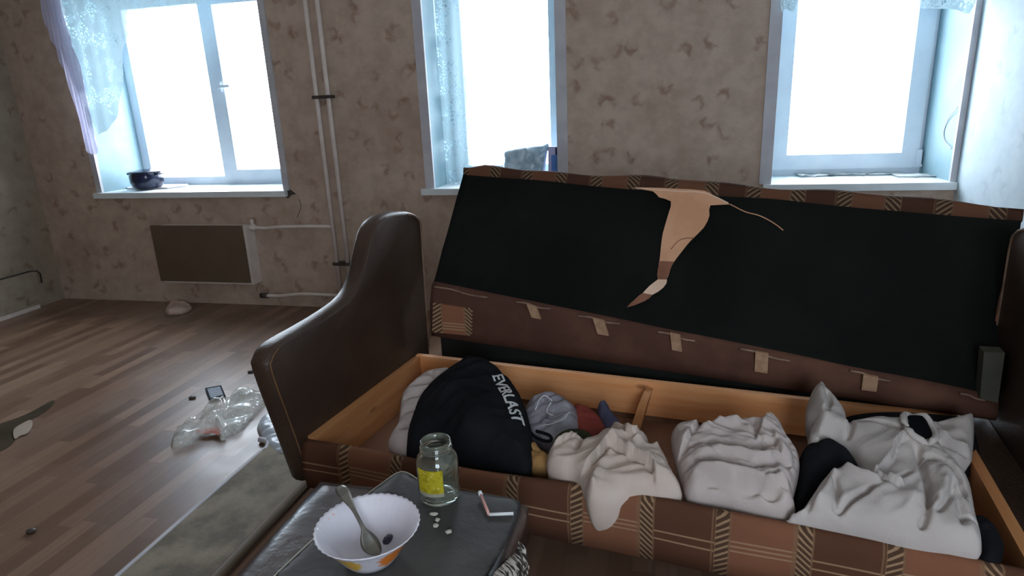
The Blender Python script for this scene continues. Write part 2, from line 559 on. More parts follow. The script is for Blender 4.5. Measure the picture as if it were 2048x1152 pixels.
class Cloth:
    """a crumpled piece of cloth: an outline on a plane in the room, swollen to both sides, with folds pressed into it"""

    def __init__(s, P0, N, out, h, back, R=0.05, folds=(), wr=(0.004, 14, 0.0), seed=0, g=0.008, S=None, n=5, hmin=None):
        s.N = Vector(N).normalized()
        s.P0 = Vector(P0)
        S = Vector(S or SU)
        s.S = (S - s.N * S.dot(s.N)).normalized()
        s.T = s.N.cross(s.S)
        s.h, s.back, s.R, s.wr, s.seed, s.g = h, back, R, wr, seed, g
        s.poly = [s.to2(q) for q in catmull(out, n)]
        s.folds = [([s.to2(q) for q in catmull(f[0], 5, False)],) + (f[1], f[2], f[3] * 1.55) for f in folds]

    def to2(s, q):
        d = spot(q, s.P0, s.N) - s.P0
        return (d.dot(s.S), d.dot(s.T))

    def height(s, X):
        d, _ = seg_dist(X, s.poly, True)
        t = np.clip(d / s.R, 0, 1)
        prof = np.sqrt(np.clip(1 - (1 - t) ** 2, 0, 1))
        H = s.h * prof
        fade = np.clip(d / 0.02, 0, 1)
        for (pl, kind, w, a) in s.folds:
            fd, sd = seg_dist(X, pl, False)
            a = a * np.clip(np.minimum(ARC, 1 - ARC) / 0.18 + 0.1, 0, 1)       # folds run out at their ends
            if kind == 'r':
                H += fade * a * np.exp(-(fd / w) ** 2)
            elif kind == 'c':
                H -= fade * a * np.exp(-(fd / w) ** 2)
            else:                                          # one layer lying over the next
                sg = fd * sd
                up = np.clip(sg / 0.004 + 0.5, 0, 1)
                H += fade * a * (up * np.exp(-np.clip(sg, 0, None) / w) - (1 - up) * 0.5 * np.exp(-np.clip(-sg, 0, None) / (w * 0.4)))
        a, sc, ang = s.wr
        if a:
            ca, sa = math.cos(ang), math.sin(ang)
            for i, (x, y) in enumerate(X):
                p = Vector(((x * ca + y * sa) * sc * 0.45, (-x * sa + y * ca) * sc, s.seed))
                w = Vector((noise.noise(p * 0.5 + Vector((9, 0, 0))), noise.noise(p * 0.5 + Vector((0, 9, 0))), 0)) * 0.9
                q = p * 2.1 + w * 1.5 + Vector((5, 3, 0))
                H[i] += fade[i] * a * (1 - 2.4 * abs(noise.noise(p + w)) + 0.5 * (1 - 3.0 * abs(noise.noise(q))))
        return H, prof

    def pos(s, x, y, h):
        return s.P0 + s.S * x + s.T * y + s.N * h

    def build(s, name, mat, parent=None):
        P = np.array(s.poly)
        lo, hi = P.min(0), P.max(0)
        g = s.g
        pts = []
        for j, y in enumerate(np.arange(lo[1], hi[1], g * 0.87)):
            for x in np.arange(lo[0] + (g / 2 if j % 2 else 0), hi[0], g):
                pts.append((x, y))
        X = np.array(pts)
        X = X[inside(X, s.poly)]
        d, _ = seg_dist(X, s.poly, True)
        X = X[d > g * 0.55]
        allv = [Vector(p) for p in s.poly] + [Vector(p) for p in X]
        nb = len(s.poly)
        vs, _, fs, ov, _, _ = delaunay_2d_cdt(allv, [], [list(range(nb))], 1, 1e-6)
        V2 = np.array([(v.x, v.y) for v in vs])
        H, prof = s.height(V2)
        bm = bmesh.new()
        top = [bm.verts.new(s.pos(p[0], p[1], H[i])) for i, p in enumerate(V2)]
        edge = [prof[i] < 0.02 for i in range(len(V2))]
        bot = [top[i] if edge[i] else bm.verts.new(s.pos(p[0], p[1], -s.back * prof[i])) for i, p in enumerate(V2)]
        for f in fs:
            try:
                bm.faces.new([top[i] for i in f])
            except ValueError:
                pass
            if not all(edge[i] for i in f):
                try:
                    bm.faces.new([bot[i] for i in reversed(f)])
                except ValueError:
                    pass
        return link(name, bm, mat, parent, True)


def patch(name, P0, N, out, off, thick, mat, parent=None, n=4, local=None):
    """a thin flat piece lying on a plane, raised by off"""
    N = Vector(N).normalized()
    q = [spot(p, P0, N) + N * off for p in (catmull(out, n) if n > 1 else out)]
    if local:
        q = [local(p) for p in q]
        N = Vector((N.dot(SU), N.dot(SV), N.z))
    return link(name, prism(bmesh.new(), q, N * thick), mat, parent)


# ------------------------------------------------------------------ the room
floor = tag(link('floor', bx(XL, XR, YR, YB + 0.55, -0.1, 0.0), FLOOR, keep=True), 'worn brown wood-print linoleum floor of the room', kind='structure')
floor['_w'] = (0, 0, 0)
tag(link('ceiling', bx(XL - 0.1, XR + 0.1, YR - 0.1, YB + 0.55, ZC, ZC + 0.1), PLASTER, keep=True), 'plain white ceiling', kind='structure')
bm = bmesh.new()
edges_x = [XL - 0.1] + [v for w in WINS for v in (w[0], w[1])] + [XR + 0.1]
for i in range(0, len(edges_x), 2):
    box(bm, edges_x[i], edges_x[i + 1], YB, YB + 0.55, -0.1, ZC)
for (a, b, t) in WINS:
    box(bm, a, b, YB, YB + 0.55, -0.1, SILL - 0.04)
    box(bm, a, b, YB, YB + 0.55, t, ZC)
wall = tag(link('wall_back', bm, WP, keep=True), 'window wall in pinkish beige wallpaper with scattered brown marks', kind='structure')
wall['_w'] = (0, 0, 0)
tag(link('wall_left', bx(XL - 0.1, XL, YR, YB, 0, ZC), WPL, keep=True), 'left wall in the same beige wallpaper, darkened to carry its shade', kind='structure')
tag(link('wall_right', bx(XR, XR + 0.1, YR, YB, 0, ZC), WPR, keep=True), 'right wall beside the third window, pale blue with window light painted in', kind='structure')
bm = bx(XL - 0.1, FILLW[0], YR - 0.1, YR, 0, ZC)
box(bm, FILLW[1], XR + 0.1, YR - 0.1, YR, 0, ZC)
box(bm, FILLW[0], FILLW[1], YR - 0.1, YR, 0, FILLW[2])
box(bm, FILLW[0], FILLW[1], YR - 0.1, YR, FILLW[3], ZC)
tag(link('wall_rear', bm, WP, keep=True), 'papered wall behind the viewer', kind='structure')

# windows
YF = YB + DEPTH
FR = 0.065                                                 # depth of the frame profile


def frame_bars(x0, x1, z0, z1, wl, wr, wb, wt, y0, y1):
    bm = bmesh.new()
    box(bm, x0, x0 + wl, y0, y1, z0, z1)
    box(bm, x1 - wr, x1, y0, y1, z0, z1)
    box(bm, x0 + wl, x1 - wr, y0, y1, z0, z0 + wb)
    box(bm, x0 + wl, x1 - wr, y0, y1, z1 - wt, z1)
    return bm


def window(n, label, x0, x1, top, s0, s1, cas):
    W = root('window_%d' % n, ((x0 + x1) / 2, YB, SILL), label, None, kind='structure')
    sp = 0.03                                              # the reveals lean inwards
    for (a, d) in ((x0, sp), (x1, -sp)):
        q = [(a, YB + 0.002, SILL), (a + d, YF + 0.01, SILL), (a + d, YF + 0.01, top), (a, YB + 0.002, top)]
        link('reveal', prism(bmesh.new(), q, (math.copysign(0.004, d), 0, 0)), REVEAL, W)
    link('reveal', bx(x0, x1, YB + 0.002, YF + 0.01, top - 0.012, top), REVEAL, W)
    link('sill', bx(s0, s1, YB - 0.035, YF + 0.03, SILL - 0.04, SILL), SILLM, W, bevel=0.006)
    for (a, b, z0, z1) in cas:
        link('casing_strip', bx(a, b, YB - 0.010, YB + 0.012, z0, z1), CASING, W, bevel=0.003)
    return W


W1 = window(1, 'left window with two panes, deep white reveals and a long sill', -4.065, -2.545, 2.27, -4.12, -2.525,
            [(-4.105, -4.06, SILL, 2.30), (-2.55, -2.505, SILL, 2.30)])
link('frame', frame_bars(-4.035, -2.575, SILL, 2.255, 0.075, 0.05, 0.062, 0.12, YF, YF + FR), PVC, W1, bevel=0.004)
link('mullion', bx(-3.30, -3.215, YF - 0.004, YF + FR, SILL + 0.05, 2.14), PVC, W1, bevel=0.004)
link('pane', bx(-3.965, -3.295, YF + 0.028, YF + 0.034, 0.895, 2.14), GLASS, W1)
sash = link('sash', frame_bars(-3.235, -2.615, 0.885, 2.18, 0.062, 0.062, 0.066, 0.066, YF - 0.018, YF + 0.05), PVC, W1, bevel=0.004)
link('sash_pane', bx(-3.178, -2.672, YF + 0.02, YF + 0.026, 0.945, 2.12), GLASS, W1)
bm = bx(-3.222, -3.192, YF - 0.028, YF - 0.018, 1.52, 1.59)
box(bm, -3.214, -3.200, YF - 0.052, YF - 0.028, 1.55, 1.565)
box(bm, -3.214, -3.10, YF - 0.062, YF - 0.048, 1.548, 1.567)
link('handle', bm, PVC, W1, bevel=0.003)
W2 = window(2, 'narrow middle window half hidden by the raised sofa seat', -1.455, -0.635, 2.27, -1.535, -0.575,
            [(-1.51, -1.45, SILL, 2.30), (-0.64, -0.575, SILL, 2.30)])
link('frame', frame_bars(-1.425, -0.665, SILL, 2.255, 0.06, 0.05, 0.07, 0.08, YF, YF + FR), PVC, W2, bevel=0.004)
link('sash', frame_bars(-1.385, -0.70, 0.89, 2.20, 0.055, 0.045, 0.055, 0.055, YF - 0.018, YF + 0.05), PVC, W2, bevel=0.004)
link('pane', bx(-1.335, -0.74, YF + 0.02, YF + 0.026, 0.94, 2.15), GLASS, W2)
W3 = window(3, 'right window with one wide pane beside the right wall', 0.594, 1.53, 2.27, 0.555, 1.541,
            [(0.535, 0.600, SILL, 2.30), (1.512, 1.542, SILL, 2.30)])
link('frame', frame_bars(0.624, 1.50, SILL, 2.255, 0.05, 0.05, 0.05, 0.06, YF, YF + FR), PVC, W3, bevel=0.004)
link('sash', frame_bars(0.655, 1.478, 0.878, 2.21, 0.085, 0.095, 0.09, 0.07, YF - 0.018, YF + 0.05), PVC, W3, bevel=0.004)
link('pane', bx(0.735, 1.388, YF + 0.02, YF + 0.026, 0.963, 2.145), GLASS, W3)
bm = bx(1.462, 1.488, YF - 0.04, YF - 0.016, 0.90, 0.985)
box(bm, 1.458, 1.492, YF - 0.045, YF - 0.012, 0.885, 0.90)
link('hinge', bm, PVC, W3, bevel=0.003)

WFILL = root('window_4', (0.7, YR, FILLW[2]), 'plain white window added unseen behind the viewer for fill light', None, kind='structure')
link('frame', frame_bars(FILLW[0], FILLW[1], FILLW[2], FILLW[3], 0.07, 0.07, 0.07, 0.07, YR - 0.09, YR - 0.03), PVC, WFILL, bevel=0.004)
link('mullion', bx(0.67, 0.73, YR - 0.09, YR - 0.03, FILLW[2] + 0.07, FILLW[3] - 0.07), PVC, WFILL)
link('pane', bx(FILLW[0] + 0.06, FILLW[1] - 0.06, YR - 0.064, YR - 0.058, FILLW[2] + 0.06, FILLW[3] - 0.06), GLASS, WFILL)

# chipped plaster by the first sill, loose strip on the left wall side
patch('plaster_chip', (0, YB, 0), -EY, [(574, 372), (582, 380), (592, 388), (584, 390), (576, 397), (573, 388)], 0.001, 0.002, DARKMETAL, wall, 3)
link('wallpaper_crack', tube(bmesh.new(), [on_y(q, YB - 0.001) for q in catmull([(598, 398), (602, 412), (598, 426), (594, 436)], 4, False)], 0.002, 6), DARKMETAL, wall)
tag(link('baseboard_left', bx(XL + 0.005, XL + 0.035, 1.2, 3.70, 0.0, 0.028), PIPE, keep=True, bevel=0.004), 'low cream baseboard strip along the left wall', kind='structure')

# ------------------------------------------------------------------ heating
y = YB - 0.045
hp = root('heating_pipe', (on_y((661, 420), y).x, y, 0), 'pair of cream heating risers with branches between the left and middle windows', 'pipe')
xa, xb = on_y((661, 420), y).x, on_y((683, 420), y).x
link('riser', tube(bmesh.new(), [(xa, y, 0), (xa, y, ZC)], 0.0145, 14), PIPE, hp, True)
link('riser', tube(bmesh.new(), [(xb, y, 0), (xb, y, ZC)], 0.0145, 14), PIPE, hp, True)
for (z, t) in ((1.44, 0.02), (0.335, 0.02)):
    bm = bx(xa - 0.024, xb + 0.024, y - 0.020, y + 0.045, z - t / 2, z + t / 2)
    link('clamp', bm, DARKMETAL, hp, bevel=0.003)
za = on_y((590, 453), y).z
zb = on_y((600, 589), y).z
link('branch', tube(bmesh.new(), catmull([(xa, y, za), (-2.45, y, za), (-2.62, y, za - 0.004), (-2.70, y, za - 0.012), (-2.83, y, za - 0.006)], 5, False), 0.0125, 12), PIPE, hp, True)
link('branch', tube(bmesh.new(), catmull([(xa, y, zb), (-2.45, y, zb + 0.004), (-2.58, y, zb - 0.004), (-2.66, y, zb - 0.014), (-2.80, y, zb - 0.016)], 5, False), 0.0125, 12), PIPE, hp, True)
link('branch', tube(bmesh.new(), [(xb, y, 0.30), (xb + 0.05, y - 0.02, 0.31), (xb + 0.12, y - 0.02, 0.31)], 0.012, 10), PIPE, hp, True)
link('valve', tube(bmesh.new(), [(xb + 0.04, y - 0.02, 0.31), (xb + 0.075, y - 0.02, 0.31)], 0.022, 12), DARKMETAL, hp, True)
rd = root('radiator', (-3.21, YB - 0.08, 0.20), 'brown fronted steel radiator mounted under the left window', 'radiator')
link('body', bx(-3.58, -2.83, YB - 0.10, YB - 0.002, 0.185, 0.602), PIPE, rd, bevel=0.008)
link('front_panel', bx(-3.60, -2.85, YB - 0.116, YB - 0.10, 0.20, 0.612), RADP, rd, bevel=0.004)
bm = tube(bmesh.new(), [(-2.845, YB - 0.045, za - 0.008), (-2.785, YB - 0.045, za - 0.008)], 0.021, 12)
tube(bm, [(-2.81, YB - 0.045, za - 0.01), (-2.81, YB - 0.045, za + 0.05)], 0.014, 10)
link('valve', bm, PIPE, rd, True)
link('union', tube(bmesh.new(), [(-2.83, YB - 0.045, zb - 0.016), (-2.775, YB - 0.045, zb - 0.016)], 0.019, 12), DARKMETAL, rd, True)

# board leaning on the left wall
bd = root('hardboard_panel', (XL + 0.02, 3.2, 0), 'low grey panel with a dark wire rim against the left wall', 'panel')
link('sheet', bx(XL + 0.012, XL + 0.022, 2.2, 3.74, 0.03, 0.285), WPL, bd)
link('rim', tube(bmesh.new(), [(XL + 0.022, 2.2, 0.296), (XL + 0.022, 3.70, 0.288), (XL + 0.022, 3.755, 0.278), (XL + 0.022, 3.775, 0.25), (XL + 0.022, 3.77, 0.18)], 0.006, 8), DARKMETAL, bd, True)


# ------------------------------------------------------------------ curtains
def curtain(name, yp, out, amp, fr, mat, label, parent=None, g=0.02):
    P = [on_y(q, yp) for q in catmull(out, 4)]
    poly = [(p.x, p.z) for p in P]
    A = np.array(poly)
    pts = [(x, z) for x in np.arange(A[:, 0].min(), A[:, 0].max(), g) for z in np.arange(A[:, 1].min(), A[:, 1].max(), g * 1.6)]
    X = np.array(pts)
    X = X[inside(X, poly)]
    X = X[seg_dist(X, poly, True)[0] > g * 0.5]
    vs, _, fs, _, _, _ = delaunay_2d_cdt([Vector(p) for p in poly] + [Vector(p) for p in X], [], [list(range(len(poly)))], 1, 1e-6)
    bm = bmesh.new()
    vv = [bm.verts.new((v.x, yp + amp * math.sin(v.x * fr + 1.3 * math.sin(v.y * 1.7)), v.y)) for v in vs]
    for f in fs:
        bm.faces.new([vv[i] for i in f])
    o = link(name, bm, mat, parent, True)
    if label:
        tag(o, label, 'curtain')
    return o


LACE1 = lace('white_lace_net', (150, 172, 180), 0.6, 48)
LACE2 = lace('lilac_white_net', (208, 206, 228), 0.12, 60)
c1 = root('lace_curtain', (-4.1, YB - 0.05, 1.13), 'torn lace net curtain hanging at the left side of the left window', 'curtain')
curtain('lace_panel', YB - 0.045, [(60, -220), (470, -220), (412, -20), (388, 18), (345, 60), (300, 52), (262, 66), (246, 110), (244, 170), (238, 215), (224, 250), (200, 268), (190, 262), (158, 180), (120, 60)],
        0.010, 60, LACE1, None, c1)
curtain('gathered_hem', YB - 0.065, [(46, -220), (80, -220), (124, 20), (152, 110), (176, 200), (190, 268), (194, 306), (184, 308), (174, 300), (160, 252), (138, 170), (104, 80), (84, 20)],
        0.012, 190, LACE2, None, c1, 0.008)
curtain('lace_curtain', YB + 0.19, [(862, -220), (908, -220), (926, 80), (934, 200), (942, 372), (908, 377), (892, 375), (880, 200), (872, 60)], 0.012, 70, LACE1,
        'narrow lace net hanging in the left side of the middle window')
curtain('lace_curtain', YB - 0.045, [(1562, -220), (1990, -220), (1952, 8), (1900, 17), (1832, 14), (1740, -16), (1640, -22), (1598, 2), (1588, 22), (1572, 18), (1560, 4)], 0.012, 60, LACE1,
        'bottom of a drawn up net over the right window')

# ------------------------------------------------------------------ on the sills
P = on_z((297, 375), SILL + 0.012)
pot = root('cooking_pot', (P.x, P.y, SILL + 0.012), 'dark blue enamel pot standing on the left window sill', 'pot')
bm = lathe(bmesh.new(), [(0, 0), (0.0893, 0), (0.10528, 0.01416), (0.11468, 0.0472), (0.11656, 0.0885), (0.11092, 0.11564), (0.11468, 0.12036), (0.10716, 0.118), (0.10904, 0.0826), (0.10152, 0.0236), (0, 0.0118)], (P.x, P.y, SILL + 0.012))
link('body', bm, ENAMEL, pot, True)
link('lid', lathe(bmesh.new(), [(0, 0.13924), (0.047, 0.1357), (0.094, 0.12744), (0.12314, 0.12154), (0.12314, 0.11682), (0.10528, 0.118), (0, 0.12272)], (P.x, P.y, SILL + 0.012)), ENAMEL, pot, True)
for s in (-1, 1):
    q = [(P.x + s * 0.111, P.y - 0.03, SILL + 0.115), (P.x + s * 0.14, P.y - 0.028, SILL + 0.117), (P.x + s * 0.14, P.y + 0.028, SILL + 0.117), (P.x + s * 0.111, P.y + 0.03, SILL + 0.115)]
    link('handle', tube(bmesh.new(), q, 0.006, 8), ENAMEL, pot, True)
tag(patch('chopping_board', (0, 0, SILL), EZ, [(252, 376), (300, 368), (378, 370), (372, 374), (335, 378), (256, 379)], 0.0, 0.012, CASING, None, 1), 'thin grey board under the dark pot on the sill', 'board')
P = on_z((402, 368), SILL)
bm = lathe(bmesh.new(), [(0, 0.0), (0.018, 0), (0.02, 0.004), (0.006, 0.01), (0.006, 0.03), (0.022, 0.05), (0.025, 0.085), (0.023, 0.085), (0.02, 0.052), (0, 0.034)], (P.x, P.y, SILL), 20)
GLASSY = clear('small_glass', (0.86, 0.9, 0.92), 0.5)
tag(link('stem_glass', bm, GLASSY, smooth=True), 'tiny clear stem glass on the left window sill', 'glass')
pk = Cloth((0, YB + 0.12, 0), -EY, [(1006, 376), (1008, 322), (1010, 302), (1040, 294), (1075, 290), (1097, 288), (1094, 310), (1090, 345), (1090, 374), (1040, 376)], 0.03, 0.03, 0.05,
           [([(1055, 292), (1048, 320), (1040, 350)], 'c', 0.006, 0.008)], (0.006, 26, 0.3), 3, 0.012, EX)
tag(pk.build('plastic_packet', BAGFILM), 'crinkled pale plastic packet behind the raised seat on the middle sill', 'packet')
x0, x1 = on_y((1097, 300), YB + 0.12).x, on_y((1120, 300), YB + 0.12).x
zt = on_y((1110, 293), YB + 0.12).z
cb = root('carton', ((x0 + x1) / 2, YB + 0.14, SILL), 'small lilac and blue carton at the right end of the middle sill', 'carton')
link('body', bx(x0, x1, YB + 0.10, YB + 0.17, SILL, zt), plain('lilac_card', (176, 170, 200), (160, 160, 200), 0.7), cb, bevel=0.003)
link('blue_panel', bx(x0 + 0.02, x1 - 0.002, YB + 0.097, YB + 0.10, SILL, zt - 0.05), plain('blue_card', (86, 124, 186), (96, 134, 196), 0.7), cb)
link('dark_stripe', bx(x1 - 0.026, x1 - 0.012, YB + 0.095, YB + 0.10, zt - 0.05, zt - 0.006), plain('navy_card', (36, 48, 84), (36, 48, 84), 0.7), cb)
random.seed(5)
sheets = [(1628, 352, 0.2, 'leftmost white paper sheet scattered on the right window sill'), (1692, 350, -0.15, 'second white paper sheet from the left on the right sill'),
          (1764, 349, 0.1, 'third paper sheet on the right sill, just below the pane'), (1826, 353, -0.1, 'rightmost white paper sheet on the right sill')]
for k, (px, py, rz, lb) in enumerate(sheets):
    P = on_z((px, py), SILL)
    bm = bmesh.new()
    nx, ny = 8, 5
    M = Matrix.Rotation(rz, 3, 'Z')
    vt = [[bm.verts.new(Vector((P.x, P.y, SILL + 0.002)) + M @ Vector((0.2 * (i / nx - 0.5), 0.13 * (j / ny - 0.5), 0.004 + 0.012 * (noise.noise(Vector((i * 0.5, j * 0.5, k * 7.0))) + 0.4)))) for j in range(ny + 1)] for i in range(nx + 1)]
    for i in range(nx):
        for j in range(ny):
            bm.faces.new((vt[i][j], vt[i + 1][j], vt[i + 1][j + 1], vt[i][j + 1]))
    bmesh.ops.solidify(bm, geom=bm.faces[:], thickness=0.0015)
    tag(link('paper_sheet', bm, PAPER, smooth=True), lb, 'paper', 'papers on the right window sill')
tag(link('cord', tube(bmesh.new(), [on_x(q, 1.512) for q in catmull([(1916, 214), (1898, 236), (1888, 262), (1890, 282), (1903, 298)], 5, False)], 0.0022, 6), CASING, smooth=True),
    'thin loose cord on the right reveal of the right window', 'cord')

# ------------------------------------------------------------------ sofa
sofa = empty('sofa', SO, SA)
tag(sofa, 'brown plaid sofa bed with its seat raised and an open storage box', 'sofa')
UE = 1.86                                                  # inner length of the box


def uvs(o, fn):
    me = o.data
    lay = me.uv_layers.new(name='UVMap')
    for l in me.loops:
        lay.data[l.index].uv = fn(me.vertices[l.vertex_index].co)


def roll(path, prof_at, n_u, closed=True):                 # a section swept along u; prof_at(t) gives local points
    bm = bmesh.new()
    rings = [[bm.verts.new(p) for p in prof_at(i / n_u)] for i in range(n_u + 1)]
    k = len(rings[0])
    for A, B in zip(rings, rings[1:]):
        for i in range(k if closed else k - 1):
            bm.faces.new((A[i], A[(i + 1) % k], B[(i + 1) % k], B[i]))
    if closed:
        bm.faces.new(rings[0])
        bm.faces.new(list(reversed(rings[-1])))
    return bm


def fp(t):                                                 # front panel: padded top lip, dips a little towards the middle
    u = -0.03 + (UE + 0.06) * t
    top = 0.352 + 0.016 * math.exp(-((u - 1.1) / 0.35) ** 2) + 0.003 * math.sin(u * 9)
    bot = 0.19
    out = 0.004 * math.sin(u * 14)
    return [(u, -0.012 + out * 0.3, bot), (u, -0.018 + out, 0.25), (u, -0.016, top - 0.03), (u, -0.006, top - 0.006), (u, 0.006, top), (u, 0.022, top - 0.006), (u, 0.028, top - 0.03), (u, 0.028, bot)]


fpn = link('front_panel', roll(None, fp, 90), PLAID, sofa, True)
tag(fpn, 'plaid fabric front panel of the storage box')
uvs(fpn, lambda c: (c.x - 0.85 + 3.7, c.z))
for (a, b) in ((-0.035, -0.008), (UE, UE + 0.028)):
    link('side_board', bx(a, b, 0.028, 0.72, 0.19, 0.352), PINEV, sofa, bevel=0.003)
link('back_rail', bx(-0.03, UE + 0.03, 0.72, 0.745, 0.222, 0.357), PINE, sofa, bevel=0.004)
link('back_board', bx(-0.03, UE + 0.03, 0.728, 0.742, 0.19, 0.222), HARD, sofa)
link('bottom_board', bx(-0.008, UE, 0.028, 0.728, 0.186, 0.196), HARD, sofa)
q = [(0.952, 0.60, 0.335), (0.925, 0.60, 0.335), (0.885, 0.60, 0.196), (0.92, 0.60, 0.196)]
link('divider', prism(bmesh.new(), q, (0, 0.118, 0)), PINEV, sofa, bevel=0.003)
for (u, v) in ((0.1, 0.14), (0.1, 0.62), (UE - 0.1, 0.14), (UE - 0.1, 0.62)):
    link('leg', prism(bmesh.new(), [(u - 0.022, v - 0.022, 0), (u + 0.022, v - 0.022, 0), (u + 0.022, v + 0.022, 0), (u - 0.022, v + 0.022, 0)], (0, 0, 0.187)), LEATHER, sofa)
# armrests
arm = [(0.0, 0.2), (-0.045, 0.40), (-0.092, 0.62), (-0.086, 0.66), (-0.05, 0.686), (0.02, 0.694), (0.105, 0.698), (0.23, 0.708), (0.35, 0.730), (0.43, 0.79), (0.49, 0.88), (0.535, 0.94),
       (0.59, 0.962), (0.66, 0.966), (0.78, 0.952), (0.85, 0.925), (0.875, 0.88), (0.87, 0.70), (0.86, 0.2)]


CARDW = plain('worn_brown_welt', (92, 66, 44), (112, 82, 56), 0.6)


def armrest(u0, u1):
    pr = [Vector((p[0], p[1])) for p in arm]
    pts = catmull([tuple(p) for p in pr], 3, False)
    secs = [(u0, -0.018), (u0 + 0.006 * (1 if u1 > u0 else -1), -0.006), ((u0 * 2 + u1) / 3, 0.0), ((u0 + 2 * u1) / 3, 0.0), (u1 - 0.006 * (1 if u1 > u0 else -1), -0.006), (u1, -0.018)]
    bm = bmesh.new()
    rings = []
    cen = Vector((0.36, 0.45))
    for (u, ins) in secs:
        ring = []
        for p in pts:
            d = (Vector(p) - cen)
            q = Vector(p) + d.normalized() * ins
            ring.append(bm.verts.new((u, q.x, max(q.y, 0.19))))
        rings.append(ring)
    k = len(pts)
    for A, B in zip(rings, rings[1:]):
        for i in range(k):
            bm.faces.new((A[i], A[(i + 1) % k], B[(i + 1) % k], B[i]))
    bm.faces.new(rings[0])
    bm.faces.new(list(reversed(rings[-1])))
    a = link('armrest', bm, LEATHER, sofa, True)
    side = max if u0 > 0.5 else max
    uu = u0 if abs(u0 - 0.93) < abs(u1 - 0.93) else u1       # inner side carries the welt
    def welt(sub, nm, r, mt):
        return link(nm, tube(bmesh.new(), [(uu, p[0], p[1]) for p in sub], r, 8), mt, a, True)
    ins = []
    for p in pts:
        d = Vector(p) - cen
        q = Vector(p) + d.normalized() * -0.014
        ins.append((q.x, q.y))
    n3 = len(ins)
    welt(ins[:13], 'piping', 0.003, CARDW)
    welt(ins[42:n3 - 1], 'piping', 0.0045, PIPING)
    return a


armrest(-0.108, -0.036)
armrest(UE + 0.128, UE + 0.20)
link('inner_panel', bx(UE + 0.029, UE + 0.126, 0.03, 0.86, 0.10, 0.33), LEATHER, sofa, bevel=0.01)
# backrest behind the box, its black stands in for shade in the gap
link('backrest', bx(0.03, UE - 0.03, 0.84, 0.95, 0.12, 0.43), BLACKLIN, sofa, bevel=0.02)

# raised seat, leaning back: black lining towards the room, plaid edges
LBL, LBR = on_v((864, 571), 0.72), on_v((1996, 802), 0.72)
LTL, LTR = on_v((927, 342), 1.13), on_v((2046, 428), 1.05)
LN = ((LBR - LBL).cross(LTL - LBL)).normalized()           # towards the room
if LN.y > 0:
    LN = -LN
TH = 0.11
lidbm = bmesh.new()


def lid_pt(s, t):
    a = LBL.lerp(LBR, s)
    b = LTL.lerp(LTR, s)
    return a.lerp(b, t)


nu, nv = 30, 10
grid = [[lidbm.verts.new(lid_pt(i / nu, j / nv) - LN * 0.028) for j in range(nv + 1)] for i in range(nu + 1)]
back = [[lidbm.verts.new(lid_pt(i / nu, j / nv) - LN * TH) for j in range(nv + 1)] for i in range(nu + 1)]
for i in range(nu):
    for j in range(nv):
        lidbm.faces.new((grid[i][j], grid[i + 1][j], grid[i + 1][j + 1], grid[i][j + 1]))
        lidbm.faces.new((back[i][j], back[i][j + 1], back[i + 1][j + 1], back[i + 1][j]))
for i in range(nu):
    lidbm.faces.new((grid[i][0], back[i][0], back[i + 1][0], grid[i + 1][0]))
    lidbm.faces.new((grid[i][nv], grid[i + 1][nv], back[i + 1][nv], back[i][nv]))
for j in range(nv):
    lidbm.faces.new((grid[0][j], grid[0][j + 1], back[0][j + 1], back[0][j]))
    lidbm.faces.new((grid[nu][j], back[nu][j], back[nu][j + 1], grid[nu][j + 1]))
lid = link('seat', lidbm, BROWNCLOTH, sofa)
tag(lid, 'raised seat cushion showing its black underside')
lb = bmesh.new()
n1, n2 = 60, 24
lg = [[lb.verts.new(lid_pt(i / n1, j / n2) + LN * (0.004 * noise.noise(Vector((i * 0.12, j * 0.2, 2.0))) - 0.006)) for j in range(n2 + 1)] for i in range(n1 + 1)]
for i in range(n1):
    for j in range(n2):
        lb.faces.new((lg[i][j], lg[i + 1][j], lg[i + 1][j + 1], lg[i][j + 1]))
bmesh.ops.solidify(lb, geom=lb.faces[:], thickness=0.003)
tag(link('lining', lb, BLACKLIN, lid, True), 'black fabric lining of the seat underside')
TUP = (LTL - LBL).normalized()


def top_roll(t):                                           # plaid front edge of the seat, wavy
    p = lid_pt(t, 1.0)
    wav = 0.008 * math.sin(t * 17 + 0.6) + 0.006 * math.sin(t * 37)
    hgt = 0.040 + 0.012 * (1 - abs(2 * t - 1)) + wav
    e = min(t, 1 - t)
    k = min(1.0, 0.35 + e * 14)
    prof = [(0.0, 0.004), (0.012, 0.010), (hgt * 0.55 * k, 0.008), (hgt * 0.85 * k, -0.004), (hgt * k, -0.024), (hgt * k * 0.98, -0.06), (hgt * 0.7 * k, -0.095), (0.0, -TH), (-0.02, -TH), (-0.02, -0.01)]
    return [p + TUP * a + LN * b for a, b in prof]


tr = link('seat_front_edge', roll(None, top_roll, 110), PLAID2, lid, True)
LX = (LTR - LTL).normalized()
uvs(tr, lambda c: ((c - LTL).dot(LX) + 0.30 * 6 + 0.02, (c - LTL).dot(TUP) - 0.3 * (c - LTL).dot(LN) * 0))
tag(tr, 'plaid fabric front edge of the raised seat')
zL, zR = on_v((864, 671), 0.725), on_v((1990, 840), 0.725)


def low_strip(t):                                          # fabric of the seat's rear edge, narrowing to the right
    a = lid_pt(t, 0.0) + LN * 0.004
    b = zL.lerp(zR, t)
    w = 0.004 * math.sin(t * 30) + 0.004 * noise.noise(Vector((t * 9, 1.0, 0)))
    m1, m2 = a.lerp(b, 0.35), a.lerp(b, 0.7)
    c = Vector((0, 1, 0))
    return [a, m1 - c * (0.016 + w), m2 - c * (0.014 - w), b - c * 0.004, b + c * 0.035, b + c * 0.06 + EZ * 0.02, a + c * 0.07, a + c * 0.02 + EZ * 0.01]


